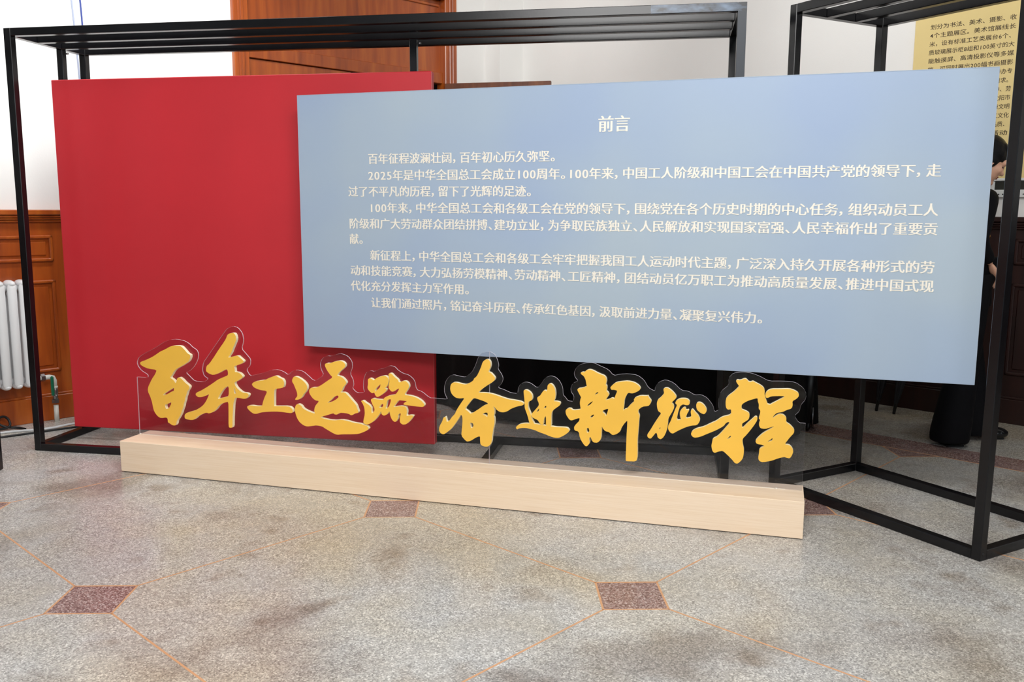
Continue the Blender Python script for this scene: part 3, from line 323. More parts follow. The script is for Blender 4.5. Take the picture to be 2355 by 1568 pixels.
# wainscot panelling --------------------------------------------------
def wainscot(name, o, xd, x0, x1, side, m, panels, ztop=1.43):
    e = frame_at(o, xd, name, kind='structure')
    def B(n, a, b, bev=0.0):
        ya, yb = sorted((a[1]*side, b[1]*side)); return box(n, (a[0], ya, a[2]), (b[0], yb, b[2]), m, e, bev)
    B('backing', (x0, 0, .03), (x1, .02, ztop-.03))
    B('cap_rail', (x0, 0, ztop-.035), (x1, .075, ztop), .006)
    B('cap_bead', (x0, 0, ztop-.052), (x1, .058, ztop-.038), .003)
    B('cap_bead', (x0, 0, ztop-.066), (x1, .050, ztop-.055), .003)
    B('cap_bead', (x0, 0, ztop-.082), (x1, .042, ztop-.070), .003)
    B('skirting', (x0, 0, 0), (x1, .045, .17), .004)
    B('skirting_bead', (x0, 0, .17), (x1, .035, .185), .003)
    for (px0, px1) in panels:
        for pz0, pz1 in ((1.085, 1.26), (.335, .96)):
            w = .022
            for a, b_ in (((px0, .018, pz0), (px1, .040, pz0+w)), ((px0, .018, pz1-w), (px1, .040, pz1)), ((px0, .018, pz0), (px0+w, .040, pz1)), ((px1-w, .018, pz0), (px1, .040, pz1))):
                B('moulding', a, b_, .006)
            B('raised_panel', (px0+.04, .015, pz0+.04), (px1-.04, .028, pz1-.04), .006)
    return e
# distance along the left wall of a world x: (CO.x-x)/R2
wl = wainscot('trim_1', CO, AL, 3.06, LEN-.05, 1, M['oak'], [(4.47, 5.75), (5.95, 7.2), (7.4, 8.7)])
wn = wainscot('trim_2', CO, AL, .36, .74, 1, M['oak'], [])
wr = wainscot('trim_3', CO, AR, .06, LEN-.05, -1, M['mahogany'], [(.3, 1.5), (1.75, 2.95), (3.2, 4.4), (4.75, 6.0), (6.25, 7.5)], 1.405)

# double door in the left wall -----------------------------------------
dr = frame_at(CO, AL, 'door_1', kind='structure')
X0, X1 = .875, 2.925      # clear opening along the wall
def dbox(n, a, b, m=M['oak'], bev=0.0, parent=None):
    return box(n, a, b, m, parent or dr, bev)
for s, xa in ((-1, X0), (1, X1)):
    for w0, w1, d0, d1 in ((0, .05, -.10, .028), (.045, .075, -.02, .040), (.075, .1, -.01, .048), (.095, .135, -.01, .040)):
        a, b_ = sorted((xa+s*w0, xa+s*w1)); dbox('casing', (a, d0, 0), (b_, d1, 3.47), bev=.006)
for w0, w1, d1 in ((0, .05, .028), (.045, .075, .040), (.075, .1, .048), (.095, .135, .040)):
    dbox('head_casing', (X0-.135, -.02, 3.36+w0), (X1+.135, d1, 3.36+w1), bev=.006)
dbox('transom_rail', (X0, -.12, 2.61), (X1, -.02, 2.71), bev=.004)
dbox('transom_panel', (X0, -.10, 2.71), (X1, -.05, 3.36))
dbox('transom_bead', (X0+.02, -.055, 3.30), (X1-.02, -.035, 3.325), bev=.004)
dbox('jamb_backing', (X0-.1, -.22, 0), (X1+.1, -.19, 3.5), M['mahogany'])  # dark sheet standing for the unlit room beyond, keeps daylight out
def leaf(name, w, parent, loc, rz, m, label=None):
    e = bpy.data.objects.new(name, None); C.objects.link(e); e.parent = parent; e.location = loc; e.rotation_euler = (0, 0, rz)
    if label: e['label'] = label
    box('leaf_board', (0, -.022, .012), (w, .022, 2.605), m, e, .003)
    for z0, z1 in ((.25, 1.0), (1.15, 2.4)):
        for ys in (-1, 1):
            ya, yb = sorted((.02*ys, .032*ys)); box('leaf_panel', (.14, ya, z0), (w-.14, yb, z1), m, e, .005)
    h = tube('door_handle', [(w-.07, -.02, 1.12), (w-.07, -.07, 1.12), (w-.20, -.075, 1.12)], .009, M['steel'], e); return e
leaf('door_leaf', 1.01, dr, (X1, -.06, 0), PI, M['oak'])
lo = leaf('door_leaf', 1.01, dr, (X0, .02, 0), math.radians(119.5-360+0), M['oak_dark'], 'open brown door leaf')
lo.rotation_euler = (0, 0, 0)
# aim the open leaf: hinge at the right jamb, free edge at (.55, 8.5)
_w = Vector((.56, 8.50, 0)) - (CO + AL*X0); _ang = math.atan2(_w.y, _w.x) - math.atan2(AL.y, AL.x); lo.rotation_euler = (0, 0, _ang)

# floor ----------------------------------------------------------------
TX, TY, P, SS = .5362, 3.2194, 1.0093, .2411
hs = SS/2; g_ = .0036; ZT = 0.0
def poly_mesh(name, pts, z0, z1):
    bm = bmesh.new(); lo_ = [bm.verts.new((x, y, z0)) for x, y in pts]; hi_ = [bm.verts.new((x, y, z1)) for x, y in pts]
    bm.faces.new(lo_[::-1]); bm.faces.new(hi_)
    n = len(pts)
    for i in range(n): bm.faces.new((lo_[i], lo_[(i+1) % n], hi_[(i+1) % n], hi_[i]))
    return bm_mesh(bm, name)
a = hs; q = P-hs; e1 = g_
octa = [(q-e1, -a+e1*.41), (q-e1, a-e1*.41), (a-e1*.41, q-e1), (-a+e1*.41, q-e1), (-q+e1, a-e1*.41), (-q+e1, -a+e1*.41), (-a+e1*.41, -q+e1), (a-e1*.41, -q+e1)]
me_oct = poly_mesh('terrazzo_slab', octa, -.022, ZT)
me_sq = poly_mesh('accent_tile', [(-a+e1, -a+e1), (a-e1, -a+e1), (a-e1, a-e1), (-a+e1, a-e1)], -.022, ZT)
me_oct.materials.append(M['terrazzo']); me_sq.materials.append(M['terrazzo_red'])
Ld = math.hypot(q-a, q-a)
def strip_mesh(L_):
    return poly_mesh('divider_strip', [(-L_/2, -g_*1.1), (L_/2, -g_*1.1), (L_/2, g_*1.1), (-L_/2, g_*1.1)], -.022, ZT+.0004)
me_d = strip_mesh(Ld); me_s = strip_mesh(SS+.008); me_d.materials.append(M['strip']); me_s.materials.append(M['strip'])
NEAR, FAR = 7.795, 8.175          # maroon border band: x+y between these
def fchild(name, me, x, y, rz=0):
    o = bpy.data.objects.new(name, me); C.objects.link(o); o.parent = floor; o.location = (x, y, 0); o.rotation_euler = (0, 0, rz); return o
def clip_poly(pts, lim, keep_less=True):
    out = []; n = len(pts)
    f_ = lambda p: (lim-(p[0]+p[1])) if keep_less else ((p[0]+p[1])-lim)
    for i in range(n):
        p, r_ = pts[i], pts[(i+1) % n]; fp, fr_ = f_(p), f_(r_)
        if fp >= 0: out.append(p)
        if (fp > 0 > fr_) or (fp < 0 < fr_):
            t = fp/(fp-fr_); out.append((p[0]+(r_[0]-p[0])*t, p[1]+(r_[1]-p[1])*t))
    return out
def inside_room(x, y, mrg=.0):
    return (y-x) < 9.17+mrg and (x+y) < 9.55+mrg and (x+y) > -8.8-mrg and (y-x) > -9.1-mrg
for i in range(-7, 9):
    for j in range(-6, 8):
        x, y = TX+i*P, TY+j*P
        if y < -1.5 or abs(x) > 5.5 or not inside_room(x, y, 1.0): continue
        even = (i+j) % 2 == 0
        if even:
            if not inside_room(x, y, -.1) or x+y > NEAR+.1: continue
            if x+y+SS > NEAR:
                cp = clip_poly([(x-a+e1, y-a+e1), (x+a-e1, y-a+e1), (x+a-e1, y+a-e1), (x-a+e1, y+a-e1)], NEAR-.005)
                me = poly_mesh('accent_tile', [(px-x, py-y) for px, py in cp], -.022, ZT); me.materials.append(M['terrazzo_red']); fchild('accent_tile', me, x, y)
            else: fchild('accent_tile', me_sq, x, y)
            for dx, dy, rz in ((0, a, 0), (0, -a, 0), (a, 0, PI/2), (-a, 0, PI/2)):
                if x+dx+y+dy < NEAR-.01: fchild('divider_strip', me_s, x+dx, y+dy, rz)
        else:
            pts = [(x+px, y+py) for px, py in octa]
            mx_ = max(px+py for px, py in pts); mw = max(py-px for px, py in pts)
            if mx_ > NEAR or mw > 9.17 or min(px+py for px, py in pts) > NEAR:
                pts = clip_poly(pts, NEAR-.005)
                pts = [(-py, px) for px, py in pts]      # rotate so that y-x becomes x'+y'... then clip to the left wall
                pts = clip_poly([(p_[0]*-1, p_[1]*-1) for p_ in pts], 99) if False else pts
                pts = [(py, -px) for px, py in pts]
                pts2 = []; n = len(pts)
                for k in range(n):
                    p_, r_ = pts[k], pts[(k+1) % n]; fp = 9.17-(p_[1]-p_[0]); fr_ = 9.17-(r_[1]-r_[0])
                    if fp >= 0: pts2.append(p_)
                    if (fp > 0 > fr_) or (fp < 0 < fr_):
                        t = fp/(fp-fr_); pts2.append((p_[0]+(r_[0]-p_[0])*t, p_[1]+(r_[1]-p_[1])*t))
                if len(pts2) < 3: continue
                me = poly_mesh('terrazzo_slab', [(px-x, py-y) for px, py in pts2], -.022, ZT); me.materials.append(M['terrazzo'])
                fchild('terrazzo_slab', me, x, y)
            else: fchild('terrazzo_slab', me_oct, x, y)
            for sx, sy in ((1, 1), (-1, 1), (1, -1), (-1, -1)):
                cx_, cy_ = x+sx*(q+a)/2, y+sy*(q+a)/2
                if sx*sy < 0 and not (i % 2 == 0): pass
                if cx_+cy_ > NEAR or not inside_room(cx_, cy_, -.1): continue
                if sx < 0 and (i % 2) == 0: continue      # the neighbouring slab lays the same strip
                if sx > 0 and (i % 2) == 0: continue
                fchild('divider_strip', me_d, cx_, cy_, -PI/4*sx*sy)
# border: band, its dividers, and the plain margin along the right wall
def along(s0, s1, t0, t1):      # s: x+y level, t: position along the right wall direction
    def pt(s, t): return (s/2+t*R2, s/2-t*R2)
    return [pt(s0, t0), pt(s0, t1), pt(s1, t1), pt(s1, t0)]
T0, T1 = -6.4, 9.0
t = T0
while t < T1:
    tt = min(t+1.8, T1)
    for nm, s0, s1, mt in (('border_tile', NEAR+.006, FAR-.006, 'terrazzo_red'), ('margin_slab', FAR+.006, 9.55, 'terrazzo')):
        me = poly_mesh(nm, along(s0, s1, t, tt)[::-1], -.022, ZT); me.materials.append(M[mt]); fchild(nm, me, 0, 0)
    t = tt
for s in (NEAR,):
    me = poly_mesh('divider_strip', along(s-.006, s+.006, T0, T1)[::-1], -.022, ZT+.0004); me.materials.append(M['strip']); fchild('divider_strip', me, 0, 0)

# ------------------------------------------------------------------ black display frames
TB = .043
def display_frame(label, o, th, Wd, Dp, Hh, mids, rung, rear_posts=()):
    e = empty('display_frame', o, th, label, 'metal frame'); t = TB
    def B(n, a_, b_): return box(n, a_, b_, M['frame'], e, .0025)
    for x_ in (0, Wd-t):
        for y_ in (0, Dp-t): B('post', (x_, y_, 0), (x_+t, y_+t, Hh))
    for y_ in (0, Dp-t):
        B('top_rail', (t, y_, Hh-t), (Wd-t, y_+t, Hh)); B('bottom_rail', (t, y_, 0), (Wd-t, y_+t, t))
    for x_ in (0, Wd-t):
        B('side_rail', (x_, t, Hh-t), (x_+t, Dp-t, Hh)); B('side_rail', (x_, t, 0), (x_+t, Dp-t, t))
    for y_ in mids: B('roof_bar', (t, y_, Hh-t), (Wd-t, y_+t, Hh))
    for x_ in rung: B('floor_bar', (x_, t, 0), (x_+t, Dp-t, t))
    return e, B
th1 = -.2019
f1, B1 = display_frame('long black steel frame standing around the red panel', (-2.7321, 5.3208, 0), th1, 4.0605, .70, 2.4416, (.222, .438), (2.70,))
for x_ in (.0, 2.235): B1('inner_post', (x_+.001, .44, TB if x_ < 1 else .3), (x_+.041, .48, 2.4416-TB))
sheen = box('scuffed_film', (3.60, -.0008, 2.4416-TB+.002), (4.0605, .001, 2.4416-.0015), M['film'], f1); sheen['label'] = 'scuffed blue-grey film on the rail end'  # thin plate carrying the rail's painted-in reflection and its matte patches
box('touch_up_paint', (4.0605-TB+.001, -.0008, 1.5), (4.0605-.001, .001, 2.4416-TB+.002), M['film_dark'], f1)  # blue reflection on the post, put in as a thin coloured plate
for x_ in (.05, 2.28):
    tube('bolt', [(x_, .46, 2.375), (x_+.018, .46, 2.375)], .006, M['steel'], f1, 8)
th2 = -1.0805
f2, B2 = display_frame('black steel frame at the right, nearest the camera', (1.4782, 4.5749, 0), th2, 1.1954, .672, 2.4416, (.21, .42), ())
for o_ in f2.children:      # the post nearest the camera leans a touch outwards
    if o_.name.startswith('post') and min(v.co.x for v in o_.data.vertices) > 1.1 and min(v.co.y for v in o_.data.vertices) < .1:
        for v in o_.data.vertices:
            v.co.x += .0100*v.co.z/2.44; v.co.y += .0190*v.co.z/2.44
tube('bolt_hole', [(1.1954-.001, .022, .028), (1.1954+.0012, .022, .028)], .008, M['black'], f2, 10)
f3, B3 = display_frame('black steel frame edge at the far left of the photo', (-3.614, 4.30, 0), 0, .90, .634, 2.4416, (.2, .4), ())

# ------------------------------------------------------------------ red panel and blue panel
k = 1.376
rp = empty('red_panel', (-1.9012*k, 4.0693*k, 1.45-(1.45-.4538)*k), th1, 'large plain red display panel hanging inside the long frame', 'panel')
RW, RH, RD = 1.7034*k, 1.5394*k, .052
box('face_board', (0, 0, 0), (RW, RD, RH), M['red'], rp, .004)
box('edge_seam', (RW-.0015, -.0006, .004), (RW+.0006, .0014, RH-.004), M['red_trim'], rp)
for x_ in (.02, 2.23): box('hanging_bracket', (x_, RD, RH-.35), (x_+.03, RD+.012, RH-.05), M['frame'], rp)
kb = 1.335; qs = kb/1.36
bp = empty('blue_panel', (-.7944*kb, 3.845*kb, 1.45-(1.45-.8621)*kb), -.3471, 'wide pale blue introduction panel printed with cream Chinese text', 'panel')
BW, BH, BD = 2.597*kb, 1.0455*kb, .03
box('face_board', (0, 0, 0), (BW, BD, BH), M['blue'], bp, .002)
boxes('edge_trim', [((-.001, -.0004, -.001), (.002, BD, BH+.001)), ((0, -.0004, BH-.001), (BW, BD, BH+.0016)), ((0, -.0004, -.001), (BW, BD, .0012)), ((BW-.002, -.0004, 0), (BW+.001, BD, BH))], M['blue_edge'], bp)
for x_, z_, d_ in ((.25, .9, .10), (.25, .3, .10), (2.55, .9, .13), (2.55, .3, .13)): box('standoff', (x_, BD, z_), (x_+.04, BD+d_, z_+.04), M['black'], bp)

# lettering made from the built-in font ---------------------------------
_cache = {}
def glyph(ch, off, heavy):
    key = (ch, off, heavy)
    if key in _cache: return _cache[key]
    cu = bpy.data.curves.new('g', 'FONT'); cu.body = ch; cu.size = 1; cu.resolution_u = 3; cu.offset = off; cu.fill_mode = 'FRONT'
    o = bpy.data.objects.new('g', cu); C.objects.link(o); me = evaluated(o)
    vs_ = [v.co.copy() for v in me.vertices]; fs_ = [tuple(p.vertices) for p in me.polygons]
    bpy.data.objects.remove(o); bpy.data.curves.remove(cu); bpy.data.meshes.remove(me)
    _cache[key] = (vs_, fs_); return _cache[key]
def adv(c, serif):
    if c in '0123456789': return .58 if serif else .56
    if c == '，': return .66 if serif else 1.0
    if c in '、': return .56 if serif else 1.0
    if c == '。': return .60 if serif else 1.0
    return 1.0
def text_line(name, body, x0, x1, zc, em_ref, m, parent, off=0, heavy=.026, serif=True, y=-.0012, sx=None):
    """glyphs laid along local x from x0, stretched so the line ends at x1; strokes widened sideways only"""
    tot = sum(adv(c, serif) for c in body)
    em = (x1-x0)/tot if x1 is not None else em_ref
    V, Fc = [], []; cx_ = x0; size = em_ref
    for c in body:
        vs_, fs_ = glyph(c, off, 0)
        if vs_:
            mnx = min(v.x for v in vs_); mxx = max(v.x for v in vs_)
            if c in '0123456789': dx = (adv(c, serif)-(mxx-mnx)*1.0)/2-mnx
            elif serif and c in '，、。': dx = -mnx+.08
            else: dx = .5-.5
            sh = (-heavy, 0, heavy) if heavy else (0,)
            for n_, s in enumerate(sh):
                b0 = len(V)
                for v in vs_:
                    vx = v.x+dx
                    V.append((cx_+(vx+s)*em, y-n_*.0003, zc+(v.y-.365)*size))
                Fc += [tuple(b0+i_ for i_ in f_) for f_ in fs_]
        cx_ += adv(c, serif)*em
    me = bpy.data.meshes.new(name); me.from_pydata(V, [], Fc); me.materials.append(m)
    return link(name, me, None, parent)
BZ = 1.45-(1.45-.8621)*1.36
TXT = [("前言", 1.7315, 1.898, 1.871, .0855), ("百年征程波澜壮阔，百年初心历久弥坚。", .4348, 1.520, 1.7165, .0625),
 ("2025年是中华全国总工会成立100周年。100年来，中国工人阶级和中国工会在中国共产党的领导下，走", .4328, 3.3293, 1.6265, .0625),
 ("过了不平凡的历程，留下了光辉的足迹。", .3089, 1.392, 1.539, .0625),
 ("100年来，中华全国总工会和各级工会在党的领导下，围绕党在各个历史时期的中心任务，组织动员工人", .4343, 3.3285, 1.4495, .0625),
 ("阶级和广大劳动群众团结拼搏、建功立业，为争取民族独立、人民解放和实现国家富强、人民幸福作出了重要贡", .3098, 3.3323, 1.362, .0625),
 ("献。", .3104, .4045, 1.276, .0625),
 ("新征程上，中华全国总工会和各级工会牢牢把握我国工人运动时代主题，广泛深入持久开展各种形式的劳", .4366, 3.331, 1.1865, .0625),
 ("动和技能竞赛，大力弘扬劳模精神、劳动精神、工匠精神，团结动员亿万职工为推动高质量发展、推进中国式现", .3114, 3.3333, 1.0996, .0625),
 ("代化充分发挥主力军作用。", .3119, 1.043, 1.0127, .0625),
 ("让我们通过照片，铭记奋斗历程、传承红色基因，汲取前进力量、凝聚复兴伟力。", .4364, 2.586, .9206, .0625)]
for i, (s_, x0, x1, z, em) in enumerate(TXT):
    text_line('title_text' if i == 0 else 'text_line', s_, x0*qs, x1*qs, (z-BZ)*qs, em*qs, M['cream'], bp)

# ------------------------------------------------------------------ pale box with acrylic sheets and gold characters
th3 = -.3084; XW, XD, XH = 3.5953, .2524, .1745
bx = empty('plinth_box', (-2.0374, 4.873, 0), th3, 'long low pale wood box on the floor in front of the panels', 'box')
gz = .68*XD; sw = .004
bm = bmesh.new()
add_box(bm, (0, 0, .004), (XW, gz-sw, XH), .0015); add_box(bm, (0, gz+sw, .004), (XW, XD, XH), .0015); add_box(bm, (0, gz-sw-.001, .004), (XW, gz+sw+.001, .12))
link('box_body', bm_mesh(bm, 'box_body'), M['grain'], bx)
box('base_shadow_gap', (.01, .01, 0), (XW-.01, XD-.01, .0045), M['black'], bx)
for x_ in (.06, XW-.07):
    tube('screw_cap', [(x_-.05, gz-.012, XH), (x_-.05, gz-.012, XH+.006)], .006, M['screw'], bx, 10)
boxes('slot_strip', [((.02, gz-.009, XH-.0005), (XW-.08, gz-.0065, XH+.0012))], M['cream'], bx)
def chaikin(p, n=2, keep=.18):
    for _ in range(n):
        o_ = []
        for i_ in range(len(p)):
            a_, b_ = p[i_], p[(i_+1) % len(p)]
            o_ += [(a_[0]*(1-keep)+b_[0]*keep, a_[1]*(1-keep)+b_[1]*keep), (a_[0]*keep+b_[0]*(1-keep), a_[1]*keep+b_[1]*(1-keep))]
        p = o_
    return p
def plate(loops, y0, y1, mf, ms, bm=None, jag=0.0):
    """flat cut-out between local y0 (front) and y1; face material 0, side material 1"""
    bm = bm or bmesh.new()
    cu = None
    fl, bl = [], []
    for lp in loops:
        fl.append([bm.verts.new((x_, y0, z_)) for x_, z_ in lp]); bl.append([bm.verts.new((x_, y1, z_)) for x_, z_ in lp])
    vf = [v for l_ in fl for v in l_]; vb = [v for l_ in bl for v in l_]
    for tri in tessellate_polygon([[Vector((x_, z_, 0)) for x_, z_ in lp] for lp in loops]):
        for vv in (vf, vb):
            try: f_ = bm.faces.new([vv[i_] for i_ in tri]); f_.material_index = 0
            except ValueError: pass
    for f1_, b1_ in zip(fl, bl):
        n = len(f1_)
        for i_ in range(n):
            f_ = bm.faces.new((f1_[i_], f1_[(i_+1) % n], b1_[(i_+1) % n], b1_[i_])); f_.material_index = 1
    return bm
def plate_obj(name, groups, y0, y1, mf, ms, parent):
    bm = bmesh.new()
    for n_, lp in enumerate(groups): plate(lp, y0-n_*.0002, y1, mf, ms, bm)
    bmesh.ops.recalc_face_normals(bm, faces=bm.faces[:])
    me = bpy.data.meshes.new(name); bm.to_mesh(me); bm.free(); me.materials.append(mf); me.materials.append(ms)
    return link(name, me, None, parent)
def sheet(key, xb0, xb1):
    p = [tuple(q_) for q_ in T[key][0]]
    lo_, hi_ = (xb0, .125), (xb1, .125)
    edge = [(p[0][0], p[0][1])]
    body = chaikin_open(p)
    return [lo_] + body + [hi_]
def chaikin_open(p):
    for _ in range(1):
        o_ = [p[0]]
        for i_ in range(len(p)-1):
            a_, b_ = p[i_], p[i_+1]
            o_ += [(a_[0]*.8+b_[0]*.2, a_[1]*.8+b_[1]*.2), (a_[0]*.2+b_[0]*.8, a_[1]*.2+b_[1]*.8)]
        o_.append(p[-1]); p = o_
    return p
s1 = sheet('sheet1', -.004, 2.082); s2 = sheet('sheet2', 2.0845, 3.588)
a1 = plate_obj('acrylic_sheet', [[s1]], gz-.0035, gz+.0035, M['acrylic'], M['acrylic_edge'], None)
a2 = plate_obj('acrylic_sheet', [[s2]], gz-.0035, gz+.0035, M['acrylic'], M['acrylic_edge'], None)
for a_, lb in ((a1, 'left clear acrylic sheet with scalloped top, set in the pale box'), (a2, 'right clear acrylic sheet with scalloped top, set in the pale box')):
    a_.location = bx.location; a_.rotation_euler = (0, 0, th3); tag(a_, lb, 'acrylic sheet')
CH = [(['bai'], a1, '百'), (['nian'], a1, '年'), (['gong'], a1, ''), (['yun1', 'yun2'], a1, ''), (['lu1', 'lu2'], a1, ''), (['fen'], a2, ''), (['jin1', 'jin2', 'jin3'], a2, ''), (['xin'], a2, ''), (['zheng1', 'zheng2', 'zheng3'], a2, ''), (['cheng'], a2, '')]
for keys, par, _ in CH:
    grp = [[chaikin([tuple(q_) for q_ in lp], 1, .22) for lp in T[k_]] for k_ in keys]
    plate_obj('gold_character', grp, gz-.0036-.0215, gz-.0036, M['gold'], M['gold_side'], par)
# ------------------------------------------------------------------ brass plaque and notice board on the right wall
def on_right(x): return (x-CO.x)/R2        # distance along the right wall from the corner for a world x
pl = frame_at(CO + AR*on_right(3.018), AR, 'wall_plaque', 'polished brass plaque with rows of dark Chinese text on right wall', 'plaque')
PW = 1.55
box('brass_sheet', (0, -.028, 1.655), (PW, -.001, 3.1), M['brass'], pl, .003)
box('bottom_rail', (0, -.034, 1.645), (PW, -.001, 1.662), M['white_metal'], pl, .002)
rows = ["划分为书法、美术、摄影、收", "4个主题展区。美术馆展线长", "米，设有标准工艺类展台6个、", "质玻璃展示柜8组和100英寸的大", "能触摸屏、高清投影仪等多媒", "施，可同时展出200幅书画摄影"]
right = ["举办专", "需求。", "神、劳", "沈阳市", "康文明", "工文化", "品质、", "活动"]
xl = (3.091-3.018)/R2; xr = (3.4765-3.018)/R2
def plaque_row(s_, x0, x1, n_):
    return text_line('engraved_line', s_, x0, x1, 2.702-.0571*n_+.003, .0365, M['plaque_text'], pl, off=.004, heavy=0, serif=False, y=-.0290)
for n_, s_ in enumerate(rows): plaque_row(s_, xl, xr, n_)
for n_, s_ in enumerate(right): plaque_row(s_, (3.402-3.018)/R2, xr, n_+6)
nb = frame_at(CO + AR*on_right(3.425), AR, 'notice_board', 'white framed dark board on the right wall just under the brass plaque', 'board')
bw = .9
box('board_face', (.02, -.02, 1.58), (bw-.02, -.001, 1.640), M['board'], nb)
boxes('board_frame', [((0, -.032, 1.535), (bw, -.001, 1.585)), ((0, -.03, 1.585), (.02, -.001, 1.642)), ((bw-.02, -.03, 1.585), (bw, -.001, 1.642))], M['white_metal'], nb, .002)
bm = bmesh.new()
for i_ in range(34): add_tube(bm, [(.025+i_*.025, -.0318, 1.555), (.025+i_*.025, -.0328, 1.555)], .0045, 8)
link('vent_holes', bm_mesh(bm, 'vent_holes'), M['black'], nb)

# ------------------------------------------------------------------ radiator, pipe and valve on the left wall
def on_left(x): return (CO.x-x)/R2
rd = frame_at(CO + AL*4.683, AL, 'radiator', 'white column radiator in front of the orange wood panelling', 'radiator')
yr = .106
for i_ in range(9):
    x_ = .03 + i_*.069; bm = bmesh.new()
    for yy in (yr-.045, yr+.045):
        pts = [(x_, yy, .275)]+[(x_, yy, .30), (x_, yy, .60), (x_, yy, .93), (x_, yy, .96)]
        n_ = len(bm.verts); add_tube(bm, pts, [.020, .0285, .0285, .0285, .020], 12)
    for zz in (.955, .285):
        ellipsoid(bm, (x_, yr, zz), (.030, .078, .024), None, 14, 8)
    me = bm_mesh(bm, 'radiator_column')
    for p_ in me.polygons: p_.use_smooth = True
    link('radiator_column', me, M['radiator'], rd)
for zz in (.315, .925): tube('header_pipe', [(.0, yr, zz), (.61, yr, zz)], .022, M['radiator'], rd, 12)
for x_ in (.1, .5): box('wall_bracket', (x_, .02, .88), (x_+.02, yr, .9), M['radiator'], rd)
vp = frame_at(CO + AL*4.548, AL, 'radiator_valve', 'white pipe elbow with green lever valve beside the radiator', 'valve')
xv = 0.0
tube('pipe', [(xv+.108, yr, .312), (xv+.03, yr, .312), (xv+.008, yr, .306), (xv, yr, .285), (xv, yr, .215)], .0165, M['pipe'], vp, 14)
tube('pipe', [(xv, yr, .115), (xv, yr, 0.0)], .0155, M['pipe'], vp, 14)
tube('elbow_collar', [(xv, yr, .245), (xv, yr, .232)], .020, M['pipe'], vp, 14)
tube('union_nut', [(xv+.06, yr, .312), (xv+.085, yr, .312)], .027, M['steel'], vp, 6, False)
tube('valve_body', [(xv, yr, .232), (xv, yr, .21), (xv, yr, .17), (xv, yr, .15)], [.019, .021, .016, .018], M['steel'], vp, 12)
tube('union_nut', [(xv, yr, .155), (xv, yr, .13)], .024, M['steel'], vp, 6, False)
tube('union_nut', [(xv, yr, .226), (xv, yr, .208)], .022, M['steel'], vp, 6, False)
tube('spindle', [(xv, yr, .185), (xv+.012, yr+.05, .185)], .008, M['steel'], vp, 8)
box('lever_handle', (xv+.022, yr+.045, .19), (xv+.042, yr+.062, .325), M['green'], vp, .007)

# ------------------------------------------------------------------ cables
def cable(name, pts, r, m, label, cat='cable', group=None):
    cu = bpy.data.curves.new(name, 'CURVE'); cu.dimensions = '3D'; cu.bevel_depth = r; cu.bevel_resolution = 2; cu.resolution_u = 6
    s_ = cu.splines.new('NURBS'); s_.points.add(len(pts)-1)
    for p_, q_ in zip(s_.points, pts): p_.co = (*q_, 1)
    s_.use_endpoint_u = True; s_.order_u = 3
    o = bpy.data.objects.new(name, cu); C.objects.link(o); me = evaluated(o); bpy.data.objects.remove(o)
    me.materials.clear(); me.materials.append(m)
    for p_ in me.polygons: p_.use_smooth = True
    return tag(link(name, me), label, cat, group)
cable('floor_cable', [(-3.45, 5.45, .007), (-3.2, 5.70, .007), (-3.05, 5.78, .007), (-2.9, 5.82, .007), (-2.79, 5.98, .010), (-2.6, 6.1, .007), (-2.2, 6.35, .007), (-1.6, 6.9, .007)], .008, M['white_cable'], 'pale grey cable on the floor beside the radiator pipe')
cable('floor_cable', [(-3.5, 5.3, .007), (-3.2, 5.53, .007), (-3.0, 5.68, .007), (-2.85, 5.80, .007), (-2.7, 5.92, .007), (-2.4, 6.15, .007), (-1.9, 6.5, .007)], .007, M['black_cable'], 'black cable on the floor behind the long frame post')
cable('cable_coil', [(-3.5, 5.6, .01), (-3.25, 5.78, .01), (-3.12, 5.80, .02), (-3.15, 5.84, .07), (-3.2, 5.86, .09), (-3.24, 5.83, .06), (-3.18, 5.82, .02), (-3.09, 5.86, .008), (-3.04, 5.82, .008)], .008, M['black_cable'], 'small loop of black cable below the white radiator')
def wall_pt(x, off, z): p_ = CO + AL*on_left(x); return (p_.x+R2*off, p_.y-R2*off, z)
cable('hanging_cable', [wall_pt(-2.82, .05, 4.38), wall_pt(-2.83, .05, 3.2), wall_pt(-2.81, .06, 2.6), wall_pt(-2.80, .06, 2.1), wall_pt(-2.78, .06, 1.5)], .006, M['grey_cable'], 'pale hanging cable, the left one of two on the white wall')
cable('hanging_cable', [wall_pt(-2.78, .05, 4.38), wall_pt(-2.79, .05, 3.2), wall_pt(-2.77, .06, 2.6), wall_pt(-2.785, .06, 2.2), wall_pt(-2.75, .06, 1.5)], .006, M['blue_cable'], 'blue hanging cable, the right one of two on the white wall')

